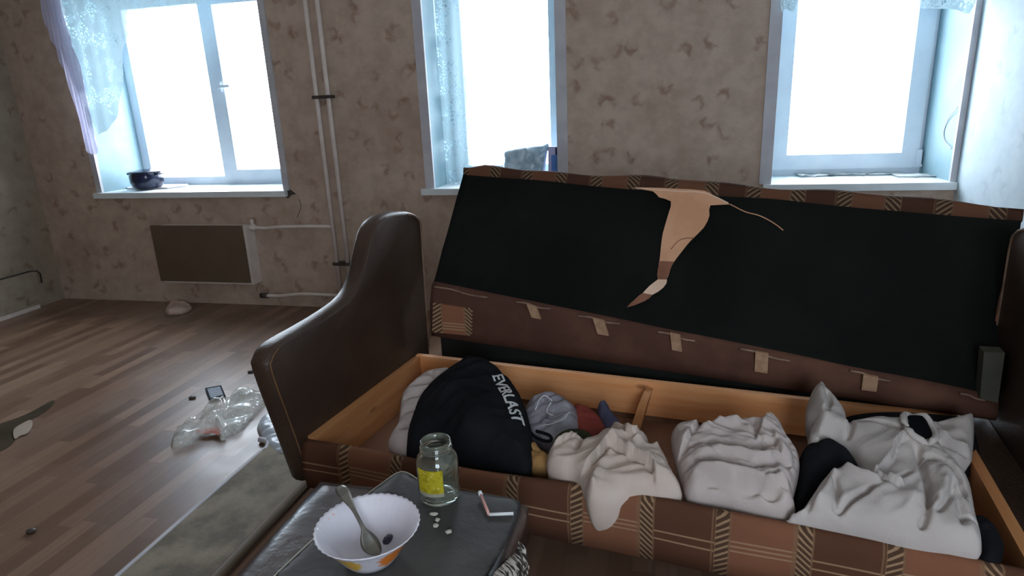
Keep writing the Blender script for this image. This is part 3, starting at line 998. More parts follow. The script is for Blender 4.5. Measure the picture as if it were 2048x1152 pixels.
ls = link('seat_rear_edge', roll(None, low_strip, 80), BROWNCLOTH, lid, True)
# beige woven tabs on that edge
def strip_patch(name, q, off, mat, label=None):
    pts = [on_v(p, 0.697 - off) for p in q]
    o = link(name, prism(bmesh.new(), pts, (0, 0.012, 0)), mat, lid)
    return tag(o, label)


PLAID3 = plaid('plaid_corner_patch', 0.34, 0.2, (0.50, 0.512, 0.524), (0.5, 0.52))
o = strip_patch('plaid_patch', [(866, 606), (944, 618), (942, 672), (864, 664)], 0.004, PLAID3, 'plaid corner of the seat rear edge')
uvs(o, lambda c: (c.x + 0.34 * 3 - 0.075 + 0.02, c.z))
for (x, y0, h, wd, sl) in ((1062, 611, 26, 18, 10), (1196, 638, 32, 22, 10), (1350, 668, 34, 20, 4), (1524, 705, 40, 26, -2), (1742, 752, 30, 30, -4)):
    strip_patch('fabric_tab', [(x - wd / 2, y0 - 2), (x + wd / 2, y0 + 3), (x + wd / 2 + sl, y0 + h + 2), (x - wd / 2 + sl, y0 + h - 2)], 0.004, TABCLOTH)
for (x0, y0, x1, y1) in ((868, 574, 975, 595), (1030, 604, 1100, 618), (1155, 632, 1240, 648), (1315, 664, 1390, 682), (1480, 698, 1580, 722), (1700, 742, 1780, 762), (1920, 788, 1970, 800)):
    pts = catmull([(x0, y0), ((x0 * 2 + x1) / 3, (2 * y0 + y1) / 3 - 2), ((x0 + 2 * x1) / 3, (y0 + 2 * y1) / 3 + 2), (x1, y1)], 3, False)
    link('frayed_selvedge', tube(bmesh.new(), [on_v(p, 0.706) for p in pts], 0.004, 6), PIPING, lid, True)

# tear in the lining
def lid_hit(q, off):                                       # the point of the (slightly twisted) lid surface seen along a line of sight
    P, n = lid_pt(0.5, 0.5), LN
    for _ in range(8):
        nw = SU * n.x + SV * n.y + EZ * n.z
        hit = sofa_l(spot(q, sofa_w(*P), nw))
        best = None
        s_, t_ = 0.5, 0.5
        for _ in range(6):                                 # invert the bilinear patch
            c = lid_pt(s_, t_)
            ds, dt = lid_pt(s_ + 1e-3, t_) - c, lid_pt(s_, t_ + 1e-3) - c
            r = hit - c
            a11, a12, a22 = ds.dot(ds), ds.dot(dt), dt.dot(dt)
            b1, b2 = r.dot(ds), r.dot(dt)
            det = a11 * a22 - a12 * a12
            s_ += (b1 * a22 - b2 * a12) / det * 1e-3
            t_ += (a11 * b2 - a12 * b1) / det * 1e-3
        P = lid_pt(s_, t_)
        n = (lid_pt(s_ + 1e-3, t_) - P).cross(lid_pt(s_, t_ + 1e-3) - P).normalized()
        if n.y > 0:
            n = -n
    return P + n * off


def tear(name, out, off, mat, n=3, label=None):
    q = [lid_hit(p, off) for p in (catmull(out, n) if n > 1 else out)]
    return tag(link(name, prism(bmesh.new(), q, LN * 0.002), mat, lid), label)


tear('torn_lining_gap', [(1265, 377), (1310, 377), (1352, 379), (1410, 383), (1427, 394), (1460, 410), (1421, 412), (1419, 432), (1408, 456), (1381, 483), (1364, 504), (1348, 525), (1340, 542), (1333, 560), (1316, 560), (1316, 540), (1319, 525), (1322, 495), (1326, 467), (1337, 429), (1342, 404), (1318, 396), (1306, 384)], 0.004, CARD, 2, 'tan board showing through the torn lining')
tear('torn_lining_gap', [(1318, 524), (1348, 525), (1340, 542), (1333, 560), (1315, 560)], 0.0065, CARDD, 1)
tear('torn_lining_gap', [(1316, 560), (1334, 561), (1327, 576), (1304, 591), (1286, 587)], 0.004, CARDL, 2)
tear('torn_lining_gap', [(1286, 587), (1304, 591), (1290, 603), (1254, 616), (1270, 600)], 0.004, CARDD, 2)
for pts, r, mt in (([(1460, 410), (1490, 425), (1519, 433), (1546, 447), (1566, 462)], 0.0022, CARD), ([(1342, 500), (1356, 484), (1372, 478), (1388, 478)], 0.0016, CARDD), ([(1272, 378), (1352, 384), (1410, 388), (1456, 408)], 0.003, CARDL)):
    link('torn_thread', tube(bmesh.new(), [lid_hit(p, 0.006) for p in catmull(pts, 4, False)], r, 6), mt, lid, True)
tear('worn_side_edge', [(2030, 464), (2032, 490), (2022, 530), (2014, 580), (2004, 610), (1996, 640), (1989, 642), (1996, 600), (2006, 560), (2014, 510)], 0.004, CARDD, 2)
link('hinge_block', prism(bmesh.new(), [on_v((1968, 704), 0.70), on_v((2010, 706), 0.70), on_v((1996, 806), 0.70), on_v((1960, 796), 0.70)], (0, 0.05, 0)), plain('grey_green_block', (74, 74, 64), (86, 84, 74), 0.8), sofa, bevel=0.004)


# ------------------------------------------------------------------ clothes in the box
def bedplane(u, v, z, slope, back=0.0):                    # a tilted plane across the box, rising towards the back
    N = (EZ - SV * slope).normalized()
    return sofa_w(u, v, z), N


def on_cloth(ck, pts, lift, closed, r=None, thick=0.003):
    P2 = np.array([ck.to2(q) for q in pts])
    H, _ = ck.height(P2)
    return [ck.pos(p[0], p[1], h + lift) for p, h in zip(P2, H)]


P0, N = bedplane(0.1, 0.2, 0.36, 0.20)
o = Cloth(P0, N, [(780, 900), (778, 880), (796, 850), (800, 820), (806, 790), (830, 765), (850, 750), (885, 742), (905, 745), (910, 790), (880, 850), (850, 905), (815, 915)], 0.03, 0.10, 0.05,
          [([(800, 868), (850, 862)], 'c', 0.012, 0.022), ([(800, 838), (850, 828)], 'c', 0.012, 0.022), ([(806, 810), (860, 796)], 'c', 0.012, 0.022), ([(826, 782), (880, 770)], 'c', 0.012, 0.022), ([(862, 752), (872, 764), (884, 758)], 'c', 0.008, 0.014)],
          (0.004, 22, 0.4), 1).build('bed_sheet', WHITECLOTH)
tag(o, 'bunched off-white sheet pressed against the left armrest', 'sheet')

P0, N = bedplane(0.3, 0.1, 0.345, 0.14)
hood = Cloth(P0, N, [(818, 918), (815, 880), (826, 838), (842, 805), (868, 778), (900, 752), (930, 734), (955, 732), (988, 742), (1020, 768), (1046, 806), (1060, 850), (1066, 900), (1058, 944), (1010, 938), (950, 926), (880, 914)], 0.075, 0.12, 0.10,
             [([(900, 800), (940, 860), (950, 915)], 'r', 0.05, 0.012), ([(985, 760), (1000, 830), (1030, 920)], 'c', 0.03, 0.010), ([(850, 830), (870, 880), (860, 910)], 'c', 0.03, 0.008)],
             (0.008, 10, 1.0), 2)
ho = hood.build('sweatshirt', BLACKCLOTH)
tag(ho, 'black sweatshirt heaped in the box with white lettering', 'sweatshirt')
fc = bpy.data.curves.new('letters', 'FONT')
fc.body = 'EVERLAST'
fc.size = 1.0
fc.space_character = 1.05
fc.offset = 0.018
fc.extrude = 0.02
fo = bpy.data.objects.new('letters', fc)
COL.objects.link(fo)
bpy.context.view_layer.update()
tm = bpy.data.meshes.new_from_object(fo.evaluated_get(bpy.context.evaluated_depsgraph_get()))
bpy.data.objects.remove(fo)
bm = bmesh.new()
bm.from_mesh(tm)
bmesh.ops.triangulate(bm, faces=bm.faces)
for _ in range(2):
    bmesh.ops.subdivide_edges(bm, edges=[e for e in bm.edges if e.calc_length() > 0.25], cuts=1)
wx = max(v.co.x for v in bm.verts)
cpts = np.array([hood.to2(q) for q in catmull([(988, 784), (1000, 808), (1012, 834), (1022, 858), (1030, 882)], 8, False)])
cl = np.concatenate([[0], np.cumsum(np.sqrt((np.diff(cpts, axis=0) ** 2).sum(1)))])
HL = 0.036
X, up_ = [], []
for v in bm.verts:
    s = v.co.x / wx * cl[-1]
    c = np.array([np.interp(s, cl, cpts[:, 0]), np.interp(s, cl, cpts[:, 1])])
    c2 = np.array([np.interp(s + 0.01, cl, cpts[:, 0]), np.interp(s + 0.01, cl, cpts[:, 1])])
    c1_ = np.array([np.interp(s - 0.01, cl, cpts[:, 0]), np.interp(s - 0.01, cl, cpts[:, 1])])
    d = (c2 - c1_) / max(1e-9, np.linalg.norm(c2 - c1_))
    X.append(c + np.array([-d[1], d[0]]) * v.co.y * HL / 0.7)
    up_.append(v.co.z)
HH, _ = hood.height(np.array(X))
for v, p, h, e in zip(bm.verts, X, HH, up_):
    v.co = hood.pos(p[0], p[1], h + 0.003 + e * 0.04)
ho['_w'] = tuple(ho.location)
link('lettering', bm, LETTER, ho)

P0, N = bedplane(0.75, 0.35, 0.30, 0.45)
gbc = Cloth(P0, N, [(1048, 830), (1060, 806), (1090, 788), (1120, 795), (1150, 815), (1160, 850), (1150, 890), (1110, 905), (1070, 895), (1052, 870)], 0.03, 0.05, 0.04,
           [([(1070, 830), (1090, 815), (1108, 822)], 'r', 0.006, 0.010), ([(1085, 860), (1115, 862), (1148, 845)], 'r', 0.006, 0.012), ([(1110, 826), (1100, 840), (1106, 850)], 'r', 0.005, 0.008)], (0.014, 19, 0.4), 5, 0.006)
gb = gbc.build('plastic_bag', GREYBAG)
tag(gb, 'shiny grey plastic bag with swirled creases beside the black sweatshirt', 'bag')
gb['_w'] = tuple(gb.location)
for pts in ([(1074, 836), (1084, 820), (1098, 814), (1108, 820)], [(1092, 866), (1112, 866), (1132, 858), (1146, 846)], [(1108, 826), (1098, 838), (1102, 848), (1112, 850)]):
    link('swirl_print', tube(bmesh.new(), on_cloth(gbc, catmull(pts, 5, False), 0.002, False), 0.0022, 6), LETTER, gb, True)
link('bag_handle', tube(bmesh.new(), [spot(q, P0 + N * 0.045, N) for q in catmull([(1052, 852), (1068, 872), (1090, 882), (1102, 880), (1098, 870), (1072, 862)], 5, False)], 0.005, 8), BLACKCLOTH, gb, True)
P0, N = bedplane(0.85, 0.4, 0.29, 0.45)
tag(Cloth(P0, N, [(1150, 815), (1180, 820), (1205, 842), (1215, 868), (1180, 890), (1150, 880), (1140, 850)], 0.04, 0.08, 0.05, [], (0.008, 22, 0.0), 6).build('scarf', REDCLOTH), 'dark red crumpled cloth behind the grey plastic bag', 'cloth')
tag(Cloth(P0, N, [(1196, 812), (1212, 806), (1222, 822), (1240, 845), (1250, 862), (1226, 872), (1205, 862), (1198, 838)], 0.035, 0.08, 0.04, [], (0.006, 22, 1.0), 7).build('rag', BLUECLOTH), 'slate blue rag leaning between red cloth and wooden divider', 'cloth')
P0, N = bedplane(0.85, 0.25, 0.30, 0.35)
tag(Cloth(P0, N, [(1110, 880), (1140, 862), (1175, 868), (1195, 885), (1180, 905), (1140, 915), (1112, 905)], 0.03, 0.08, 0.04, [([(1150, 880), (1160, 890), (1172, 886)], 'r', 0.006, 0.01)], (0.01, 30, 0.6), 8).build('rag', GREENCLOTH), 'dark green mottled rag below the grey plastic bag', 'cloth')
P0, N = bedplane(0.7, 0.12, 0.33, 0.25)
tag(Cloth(P0, N, [(1050, 905), (1070, 888), (1085, 905), (1102, 918), (1096, 940), (1060, 938)], 0.03, 0.10, 0.04, [([(1060, 908), (1085, 916)], 'c', 0.008, 0.01)], (0.006, 24, 0.2), 9).build('rag', OCHRE), 'small ochre cloth between black sweatshirt and cream towel', 'cloth')

P0, N = bedplane(0.95, 0.08, 0.365, 0.10)
o = Cloth(P0, N, [(1094, 938), (1102, 905), (1138, 892), (1178, 890), (1214, 868), (1282, 872), (1298, 892), (1290, 908), (1316, 902), (1330, 918), (1348, 955), (1364, 992), (1330, 998), (1262, 998), (1218, 1010), (1180, 1009), (1166, 985), (1148, 962), (1120, 955)], 0.045, 0.12, 0.05,
          [([(1110, 918), (1150, 900), (1172, 895)], 's', 0.03, 0.014), ([(1152, 928), (1166, 900), (1190, 892)], 'c', 0.007, 0.018), ([(1166, 968), (1200, 945), (1220, 922), (1262, 940), (1300, 962), (1312, 995)], 's', 0.03, 0.026),
           ([(1220, 924), (1250, 905), (1290, 918)], 'r', 0.02, 0.014), ([(1222, 872), (1240, 888), (1262, 912), (1290, 905)], 's', 0.03, 0.016), ([(1262, 925), (1295, 905), (1322, 904)], 'r', 0.014, 0.014), ([(1150, 965), (1172, 990), (1190, 1006)], 'r', 0.012, 0.016),
           ([(1182, 1004), (1206, 955), (1226, 928)], 'r', 0.014, 0.012), ([(1334, 930), (1344, 975)], 'c', 0.01, 0.012)], (0.008, 14, 0.5), 11, 0.0048)
tag(o.build('towel', CREAM), 'cream cotton cloth spilling over the front edge of the box', 'cloth')

P0, N = bedplane(1.25, 0.10, 0.365, 0.16)
o = Cloth(P0, N, [(1342, 880), (1350, 872), (1400, 872), (1442, 858), (1500, 856), (1556, 858), (1576, 888), (1598, 922), (1596, 960), (1586, 1000), (1590, 1024), (1570, 1034), (1520, 1026), (1450, 1008), (1380, 998), (1362, 960), (1350, 920)], 0.065, 0.12, 0.08,
          [([(1352, 940), (1380, 905), (1400, 878)], 's', 0.04, 0.014), ([(1360, 930), (1430, 925), (1490, 935), (1560, 925)], 'c', 0.008, 0.014), ([(1370, 965), (1430, 962), (1492, 980), (1560, 965), (1590, 950)], 'c', 0.008, 0.016),
           ([(1380, 950), (1450, 946), (1520, 960), (1575, 940)], 'r', 0.012, 0.012), ([(1400, 985), (1470, 985), (1540, 1002), (1585, 985)], 'r', 0.012, 0.012), ([(1392, 900), (1440, 880), (1480, 878)], 'r', 0.012, 0.010), ([(1536, 862), (1520, 890), (1508, 925)], 's', 0.03, 0.012),
           ([(1540, 910), (1556, 945), (1580, 962)], 's', 0.03, 0.014), ([(1500, 870), (1512, 905), (1520, 940)], 'c', 0.01, 0.010), ([(1420, 1000), (1500, 1012), (1560, 1020)], 'c', 0.01, 0.012), ([(1556, 880), (1580, 920), (1590, 960)], 'c', 0.008, 0.01), ([(1400, 998), (1440, 992), (1500, 1006), (1540, 1012)], 'c', 0.008, 0.012), ([(1375, 980), (1420, 978), (1470, 994)], 'r', 0.010, 0.010), ([(1520, 1000), (1560, 985), (1588, 990)], 's', 0.02, 0.010), ([(1510, 1018), (1550, 1002), (1584, 1008)], 'r', 0.010, 0.010)],
          (0.011, 22, -0.25), 12, 0.0048)
tag(o.build('pillow', WHITECLOTH), 'white wrinkled pillow lying in the middle of the box', 'pillow')

P0, N = bedplane(1.45, 0.15, 0.345, 0.2)
o = Cloth(P0, N, [(1592, 1036), (1588, 1000), (1594, 950), (1600, 915), (1625, 895), (1660, 900), (1700, 920), (1724, 955), (1716, 985), (1660, 975), (1625, 1010)], 0.06, 0.12, 0.06, [([(1640, 915), (1670, 945), (1690, 970)], 'r', 0.03, 0.012)], (0.004, 10, 0.8), 13)
tag(o.build('garment', BLACKCLOTH), 'black garment bunched between the white pillow and the white jacket', 'garment')

P0, N = bedplane(1.75, 0.55, 0.335, 0.25)
o = Cloth(P0, N, [(1690, 850), (1702, 836), (1760, 830), (1830, 832), (1905, 838), (1940, 850), (1958, 900), (1950, 940), (1900, 960), (1780, 900)], 0.03, 0.10, 0.05, [], (0.004, 10, 0.2), 14)
tag(o.build('garment', BLACKCLOTH), 'black garment beneath the white clothes at the back right', 'garment')
P0, N = bedplane(1.8, 0.45, 0.37, 0.30)
o = Cloth(P0, N, [(1836, 852), (1870, 850), (1910, 842), (1940, 834), (1948, 850), (1946, 900), (1940, 928), (1912, 942), (1880, 925), (1850, 900)], 0.04, 0.08, 0.04,
          [([(1862, 880), (1900, 912), (1938, 922)], 's', 0.03, 0.012), ([(1870, 900), (1905, 918), (1930, 926)], 'c', 0.006, 0.012), ([(1870, 862), (1900, 862)], 'c', 0.02, 0.008)], (0.004, 14, 0.4), 15)
tag(o.build('cushion_cover', GREYCLOTH), 'grey-white cushion cover in the back right corner of the box', 'cushion')

P0, N = bedplane(1.65, 0.10, 0.375, 0.17)
jk = Cloth(P0, N, [(1572, 1042), (1598, 1034), (1620, 1004), (1640, 975), (1668, 955), (1700, 958), (1726, 970), (1712, 940), (1690, 912), (1660, 892), (1636, 903), (1616, 888), (1620, 862), (1610, 838), (1618, 800), (1632, 780), (1648, 780), (1668, 806), (1690, 834), (1698, 858),
                   (1740, 852), (1810, 856), (1852, 862), (1872, 890), (1888, 918), (1922, 955), (1940, 985), (1950, 1040), (1960, 1078), (1958, 1112), (1900, 1106), (1826, 1096), (1740, 1078), (1660, 1062), (1610, 1050)], 0.06, 0.12, 0.06,
           [([(1700, 870), (1750, 878), (1810, 902), (1866, 934)], 'c', 0.005, 0.020), ([(1690, 905), (1716, 945), (1740, 985), (1764, 1006)], 'c', 0.006, 0.016), ([(1668, 898), (1700, 918), (1728, 962), (1752, 994)], 'r', 0.010, 0.014),
            ([(1736, 988), (1766, 1004), (1800, 1016)], 's', 0.014, 0.018), ([(1742, 986), (1774, 958), (1788, 926), (1808, 912)], 's', 0.030, 0.018), ([(1826, 925), (1838, 975), (1850, 1020), (1846, 1052)], 'c', 0.008, 0.022), ([(1780, 1002), (1800, 990), (1816, 980)], 'c', 0.005, 0.012),
            ([(1668, 1056), (1692, 1042), (1722, 1024), (1748, 1016)], 'c', 0.007, 0.018), ([(1606, 1050), (1636, 1016), (1656, 978)], 'c', 0.006, 0.014), ([(1622, 1042), (1648, 1008), (1664, 972)], 'r', 0.012, 0.014), ([(1660, 985), (1668, 1020), (1664, 1054)], 'c', 0.007, 0.014), ([(1680, 968), (1712, 992), (1756, 1008)], 'r', 0.012, 0.014),
            ([(1832, 944), (1880, 962), (1910, 992), (1926, 1034)], 'c', 0.006, 0.016), ([(1846, 1060), (1876, 1020), (1884, 975)], 'r', 0.016, 0.012), ([(1862, 1066), (1888, 1036), (1898, 996)], 'c', 0.006, 0.014), ([(1836, 1086), (1846, 1056), (1862, 1034)], 'c', 0.008, 0.018),
            ([(1906, 1072), (1930, 1068), (1956, 1074)], 'c', 0.006, 0.014), ([(1628, 800), (1640, 840), (1648, 880)], 'r', 0.018, 0.014), ([(1646, 812), (1656, 836), (1648, 866)], 'c', 0.006, 0.014), ([(1618, 870), (1636, 892), (1672, 898)], 'c', 0.007, 0.016), ([(1690, 856), (1698, 880), (1690, 905)], 'c', 0.007, 0.012),
            ([(1836, 958), (1856, 954), (1876, 960)], 'c', 0.005, 0.012), ([(1900, 1010), (1912, 1050), (1916, 1090)], 'c', 0.010, 0.010), ([(1740, 1040), (1790, 1030), (1830, 1050)], 'r', 0.03, 0.012)], (0.007, 12, 0.9), 16, 0.005)
jo = jk.build('hooded_jacket', GREYCLOTH)
tag(jo, 'light grey hooded jacket with one sleeve up and a dark neck opening', 'jacket')
jo['_w'] = tuple(jo.location)


neck = catmull([(1802, 874), (1818, 868), (1836, 872), (1848, 884), (1856, 904), (1850, 916), (1834, 914), (1812, 902), (1804, 888)], 4)
bm = bmesh.new()
base2 = [Vector(p).to_2d() for p in neck]
nc = sum(base2, Vector((0, 0))) / len(base2)
prev = None
for k in (1.0, 0.8, 0.6, 0.4, 0.2, 0.05):
    ringp = on_cloth(jk, [nc + (p - nc) * k for p in base2], 0.006, True)
    cur = [bm.verts.new(p) for p in ringp]
    if prev:
        for i in range(len(cur)):
            bm.faces.new((prev[i], prev[(i + 1) % len(cur)], cur[(i + 1) % len(cur)], cur[i]))
    prev = cur
bm.faces.new(prev)
bmesh.ops.solidify(bm, geom=bm.faces[:], thickness=0.003)
tag(link('neck_lining', bm, BLACKCLOTH, jo, True), 'black lining inside the neck opening')
ring = catmull([(1800, 872), (1816, 862), (1838, 866), (1854, 880), (1864, 904), (1856, 922), (1834, 920), (1810, 908), (1801, 890)], 4)
ring.append(ring[0])
link('collar', tube(bmesh.new(), on_cloth(jk, ring, 0.008, True), 0.009, 10), GREYCLOTH, jo, True)

P0, N = bedplane(1.82, 0.06, 0.35, 0.15)
o = Cloth(P0, N, [(1938, 1042), (1960, 1040), (1985, 1055), (2006, 1085), (2004, 1120), (1985, 1134), (1962, 1125), (1950, 1090)], 0.03, 0.10, 0.04, [], (0.004, 14, 0.2), 17)
tag(o.build('garment', BLACKCLOTH), 'small black garment in the front right corner of the box', 'garment')

# ------------------------------------------------------------------ ottoman and what stands on it
OZ = 0.50
ot = root('ottoman', (-0.545, 0.95, 0), 'dark brown leatherette ottoman in front of the open sofa', 'ottoman')
bm = bmesh.new()
nx, ny = 24, 24
x0, x1, y0, y1 = -0.81, -0.283, 0.70, 1.222


def cush(i, j, top):
    x, yv = x0 + (x1 - x0) * i / nx, y0 + (y1 - y0) * j / ny
    dx, dy = min(x - x0, x1 - x), min(yv - y0, y1 - yv)
    d = max(0.0, min(dx, dy))
    r = min(d / 0.05, 1)
    e = math.sqrt(max(0, 1 - (1 - r) ** 2))
    return (x, yv, (OZ - 0.03 + 0.03 * e) if top else OZ - 0.11)


tp = [[bm.verts.new(cush(i, j, True)) for j in range(ny + 1)] for i in range(nx + 1)]
bt = [[bm.verts.new(cush(i, j, False)) for j in range(ny + 1)] for i in range(nx + 1)]
for i in range(nx):
    for j in range(ny):
        bm.faces.new((tp[i][j], tp[i + 1][j], tp[i + 1][j + 1], tp[i][j + 1]))
        bm.faces.new((bt[i][j], bt[i][j + 1], bt[i + 1][j + 1], bt[i + 1][j]))
for k in range(nx):
    bm.faces.new((tp[k][0], bt[k][0], bt[k + 1][0], tp[k + 1][0]))
    bm.faces.new((tp[k][ny], tp[k + 1][ny], bt[k + 1][ny], bt[k][ny]))
for k in range(ny):
    bm.faces.new((tp[0][k], tp[0][k + 1], bt[0][k + 1], bt[0][k]))
    bm.faces.new((tp[nx][k], bt[nx][k], bt[nx][k + 1], tp[nx][k + 1]))
link('cushion', bm, plain('dark_glossy_leatherette', (54, 42, 40), (66, 52, 48), 0.27, 0.9, 4, 0.003, 22), ot, True)
link('base', bx(-0.795, -0.30, 0.715, 1.205, 0.05, OZ - 0.108), LEATHER, ot, bevel=0.01)
for (a, b) in ((-0.77, 0.74), (-0.325, 0.74), (-0.77, 1.18), (-0.325, 1.18)):
    link('foot', bx(a - 0.02, a + 0.02, b - 0.02, b + 0.02, 0, 0.052), DARKMETAL, ot)
STRIPE = Mat('white_torn_wadding', 0.9, 0.1)
_c = STRIPE.xyz(STRIPE.coord())
STRIPE.color(STRIPE.mix(STRIPE.step(STRIPE.noise(STRIPE.vec(STRIPE.math('MULTIPLY', _c[0], 40), STRIPE.math('MULTIPLY', _c[1], 130), STRIPE.math('MULTIPLY', _c[2], 26)), 1.0, 2), 0.42, 0.56), (206, 196, 186), (60, 52, 48)))
wd = Cloth((-0.285, 0, 0), EX, [(1036, 1080), (1030, 1100), (1008, 1126), (985, 1152), (972, 1200), (1010, 1220), (1036, 1190), (1042, 1140), (1042, 1100)], 0.010, 0.004, 0.02, [], (0.01, 30, 0.8), 20, 0.006, EY)
wo = wd.build('torn_wadding', STRIPE.m, ot)
tag(wo, 'torn white wadding hanging from the ottoman side')
sheet_out = [(548, 1152), (562, 1137), (590, 1112), (640, 1066), (690, 1024), (730, 992), (762, 968), (782, 954), (803, 943), (822, 950), (838, 960), (900, 978), (960, 986), (1030, 998), (1040, 1012), (1030, 1050), (1005, 1100), (975, 1152), (930, 1220), (560, 1220)]
sh = Cloth((0, 0, OZ + 0.0015), EZ, sheet_out, 0.0018, 0.0006, 0.01, [([(800, 946), (790, 975), (770, 1000)], 'r', 0.03, 0.004)], (0.0012, 6, 0.3), 21, 0.012, EX, 3)
so = sh.build('oilcloth', SHEETM)
tag(so, 'dark grey oilcloth with a torn pale edge covering the ottoman', 'oilcloth')
so['_w'] = tuple(so.location)
for pts in ([(548, 1152), (590, 1112), (640, 1066), (690, 1024), (730, 992), (762, 968), (803, 943), (838, 960)],):
    link('torn_edge', tube(bmesh.new(), [on_z(q, OZ + 0.0025) for q in catmull(pts, 4, False)], 0.0016, 6), PALE, so, True)
TOP = OZ + 0.0045

# bowl: scalloped rim, printed orange flowers outside
BC = on_z((735, 1049), TOP + 0.075)
BC = Vector((BC.x, BC.y, TOP))
OPAL = Mat('white_opal_glass', 0.12, 0.5)
x, yv, z = OPAL.xyz(OPAL.coord())
an = OPAL.math('ARCTAN2', yv, x)
rr = OPAL.math('SQRT', OPAL.math('ADD', OPAL.math('MULTIPLY', x, x), OPAL.math('MULTIPLY', yv, yv)))
oc = (222, 218, 226)
col = OPAL.mix(0.0, oc, oc)
for (a0, col_o, wdt) in ((-0.52, (238, 128, 30), 0.46), (-1.62, (226, 178, 70), 0.32), (0.4, (238, 128, 30), 0.3), (1.7, (226, 178, 70), 0.26), (2.9, (238, 128, 30), 0.3)):
    da = OPAL.math('DIVIDE', OPAL.math('SUBTRACT', an, a0), wdt)
    dz = OPAL.math('DIVIDE', OPAL.math('SUBTRACT', z, 0.042), 0.028)
    r = OPAL.math('SQRT', OPAL.math('ADD', OPAL.math('MULTIPLY', da, da), OPAL.math('MULTIPLY', dz, dz)))
    r = OPAL.math('ADD', r, OPAL.math('MULTIPLY', OPAL.math('SUBTRACT', OPAL.noise(OPAL.coord(), 70, 3), 0.5), 0.9))
    msk = OPAL.math('SUBTRACT', 1.0, OPAL.step(r, 0.7, 1.0))
    prof = OPAL.math('MULTIPLY_ADD', z, 0.671, 0.047)       # outside of the wall only
    outm = OPAL.math('GREATER_THAN', rr, prof)
    col = OPAL.mix(OPAL.math('MULTIPLY', msk, outm), col, OPAL.mix(OPAL.step(OPAL.noise(OPAL.coord(), 120, 2), 0.45, 0.55), col_o, tuple(int(c * 0.92 + 18) for c in col_o)))
OPAL.color(col)


def scal(r, z, t):
    k = max(0, (z - 0.045) / 0.03)
    return r + 0.0011 * k * math.cos(t * 40), z + 0.0006 * k * math.cos(t * 40)


bprof = [(0, 0.0), (0.046, 0.0), (0.052, 0.003), (0.064, 0.018), (0.080, 0.042), (0.094, 0.060), (0.103, 0.071), (0.107, 0.075), (0.106, 0.0768), (0.1015, 0.0725), (0.092, 0.0605), (0.077, 0.042), (0.061, 0.0195), (0.048, 0.0075), (0.03, 0.006), (0, 0.006)]
bowl = root('bowl', BC, 'white scalloped bowl with orange printed flowers on the ottoman', 'bowl')
bo = link('body', lathe(bmesh.new(), [(r * 0.945, z) for r, z in bprof], BC, 136, scal), OPAL.m, bowl, True)
# spoon resting in the bowl
spA = on_z((757, 1112), TOP + 0.016)
spB = on_z((688, 990), TOP + 0.094)
spC = spB + (spB - spA).normalized() * 0.022


def spoon():
    d = (spC - spA).normalized()
    side = d.cross(EZ).normalized()
    nrm = side.cross(d)
    L = (spC - spA).length
    #    (pos along, half width, height off the line)
    pr = [(0.0, 0.002, 0.004), (0.006, 0.010, 0.001), (0.018, 0.0165, -0.004), (0.032, 0.0185, -0.006), (0.046, 0.0145, -0.004), (0.058, 0.007, 0.0), (0.068, 0.0045, 0.003), (L * 0.60, 0.0045, 0.006), (L * 0.72, 0.0075, 0.006), (L * 0.86, 0.0125, 0.004), (L * 0.95, 0.0125, 0.002), (L, 0.007, 0.0)]
    pr = [tuple(p) for p in catmull(pr, 5, False)]
    bm = bmesh.new()
    rings = []
    for (s, w, h) in pr:
        dip = 0.005 * math.sin(math.pi * min(1, max(0, s / 0.055)))
        c = spA + d * s + nrm * h
        rings.append([bm.verts.new(c + side * w), bm.verts.new(c + side * w * 0.5 - nrm * dip), bm.verts.new(c - side * w * 0.5 - nrm * dip), bm.verts.new(c - side * w),
                      bm.verts.new(c - side * w * 0.5 - nrm * (dip + 0.0016)), bm.verts.new(c + side * w * 0.5 - nrm * (dip + 0.0016))])
    for A, B in zip(rings, rings[1:]):
        for k in range(6):
            bm.faces.new((A[k], A[(k + 1) % 6], B[(k + 1) % 6], B[k]))
    bm.faces.new(rings[0])
    bm.faces.new(list(reversed(rings[-1])))
    return bm


tag(link('spoon', spoon(), STEEL, smooth=True), 'steel spoon standing in the white bowl', 'spoon')
P = on_z((776, 1079), TOP + 0.024)
bm = bmesh.new()
bmesh.ops.create_icosphere(bm, subdivisions=3, radius=1.0)
for v in bm.verts:
    k = 1 + 0.25 * noise.noise(v.co * 1.8)
    v.co = Vector((P.x, P.y, TOP + 0.0245)) + Vector((v.co.x * 0.009 * k, v.co.y * 0.014 * k, v.co.z * 0.006 * k))
tag(link('prune', bm, plain('dark_plum_skin', (30, 24, 42), (44, 36, 58), 0.35, 0.4, 60), smooth=True), 'dark shrivelled fruit lying in the white bowl', 'fruit')

# jar
JC = on_z((880, 992), TOP)
JC = Vector((JC.x, JC.y, TOP))
jar = root('glass_jar', JC, 'clear glass jar with a yellow label standing beside the bowl', 'jar')
jg = Mat('jar_glass', 0.02, 0.5)
jg.b.inputs['Base Color'].default_value = (0.90, 0.96, 0.93, 1)
jg.b.inputs['Transmission Weight'].default_value = 1.0
jg.b.inputs['IOR'].default_value = 1.45
jp = [(0, 0.004), (0.036, 0.004), (0.041, 0.0), (0.045, 0.006), (0.0465, 0.02), (0.0465, 0.09), (0.0445, 0.101), (0.038, 0.111), (0.0335, 0.116), (0.0335, 0.121), (0.036, 0.123), (0.036, 0.127), (0.034, 0.129), (0.034, 0.139), (0.0325, 0.142),
      (0.0305, 0.141), (0.0305, 0.116), (0.036, 0.109), (0.0418, 0.100), (0.0438, 0.089), (0.0438, 0.02), (0.042, 0.010), (0, 0.009)]
_df = jg.node('ShaderNodeBsdfDiffuse')
_df.inputs['Color'].default_value = lin((176, 178, 160))
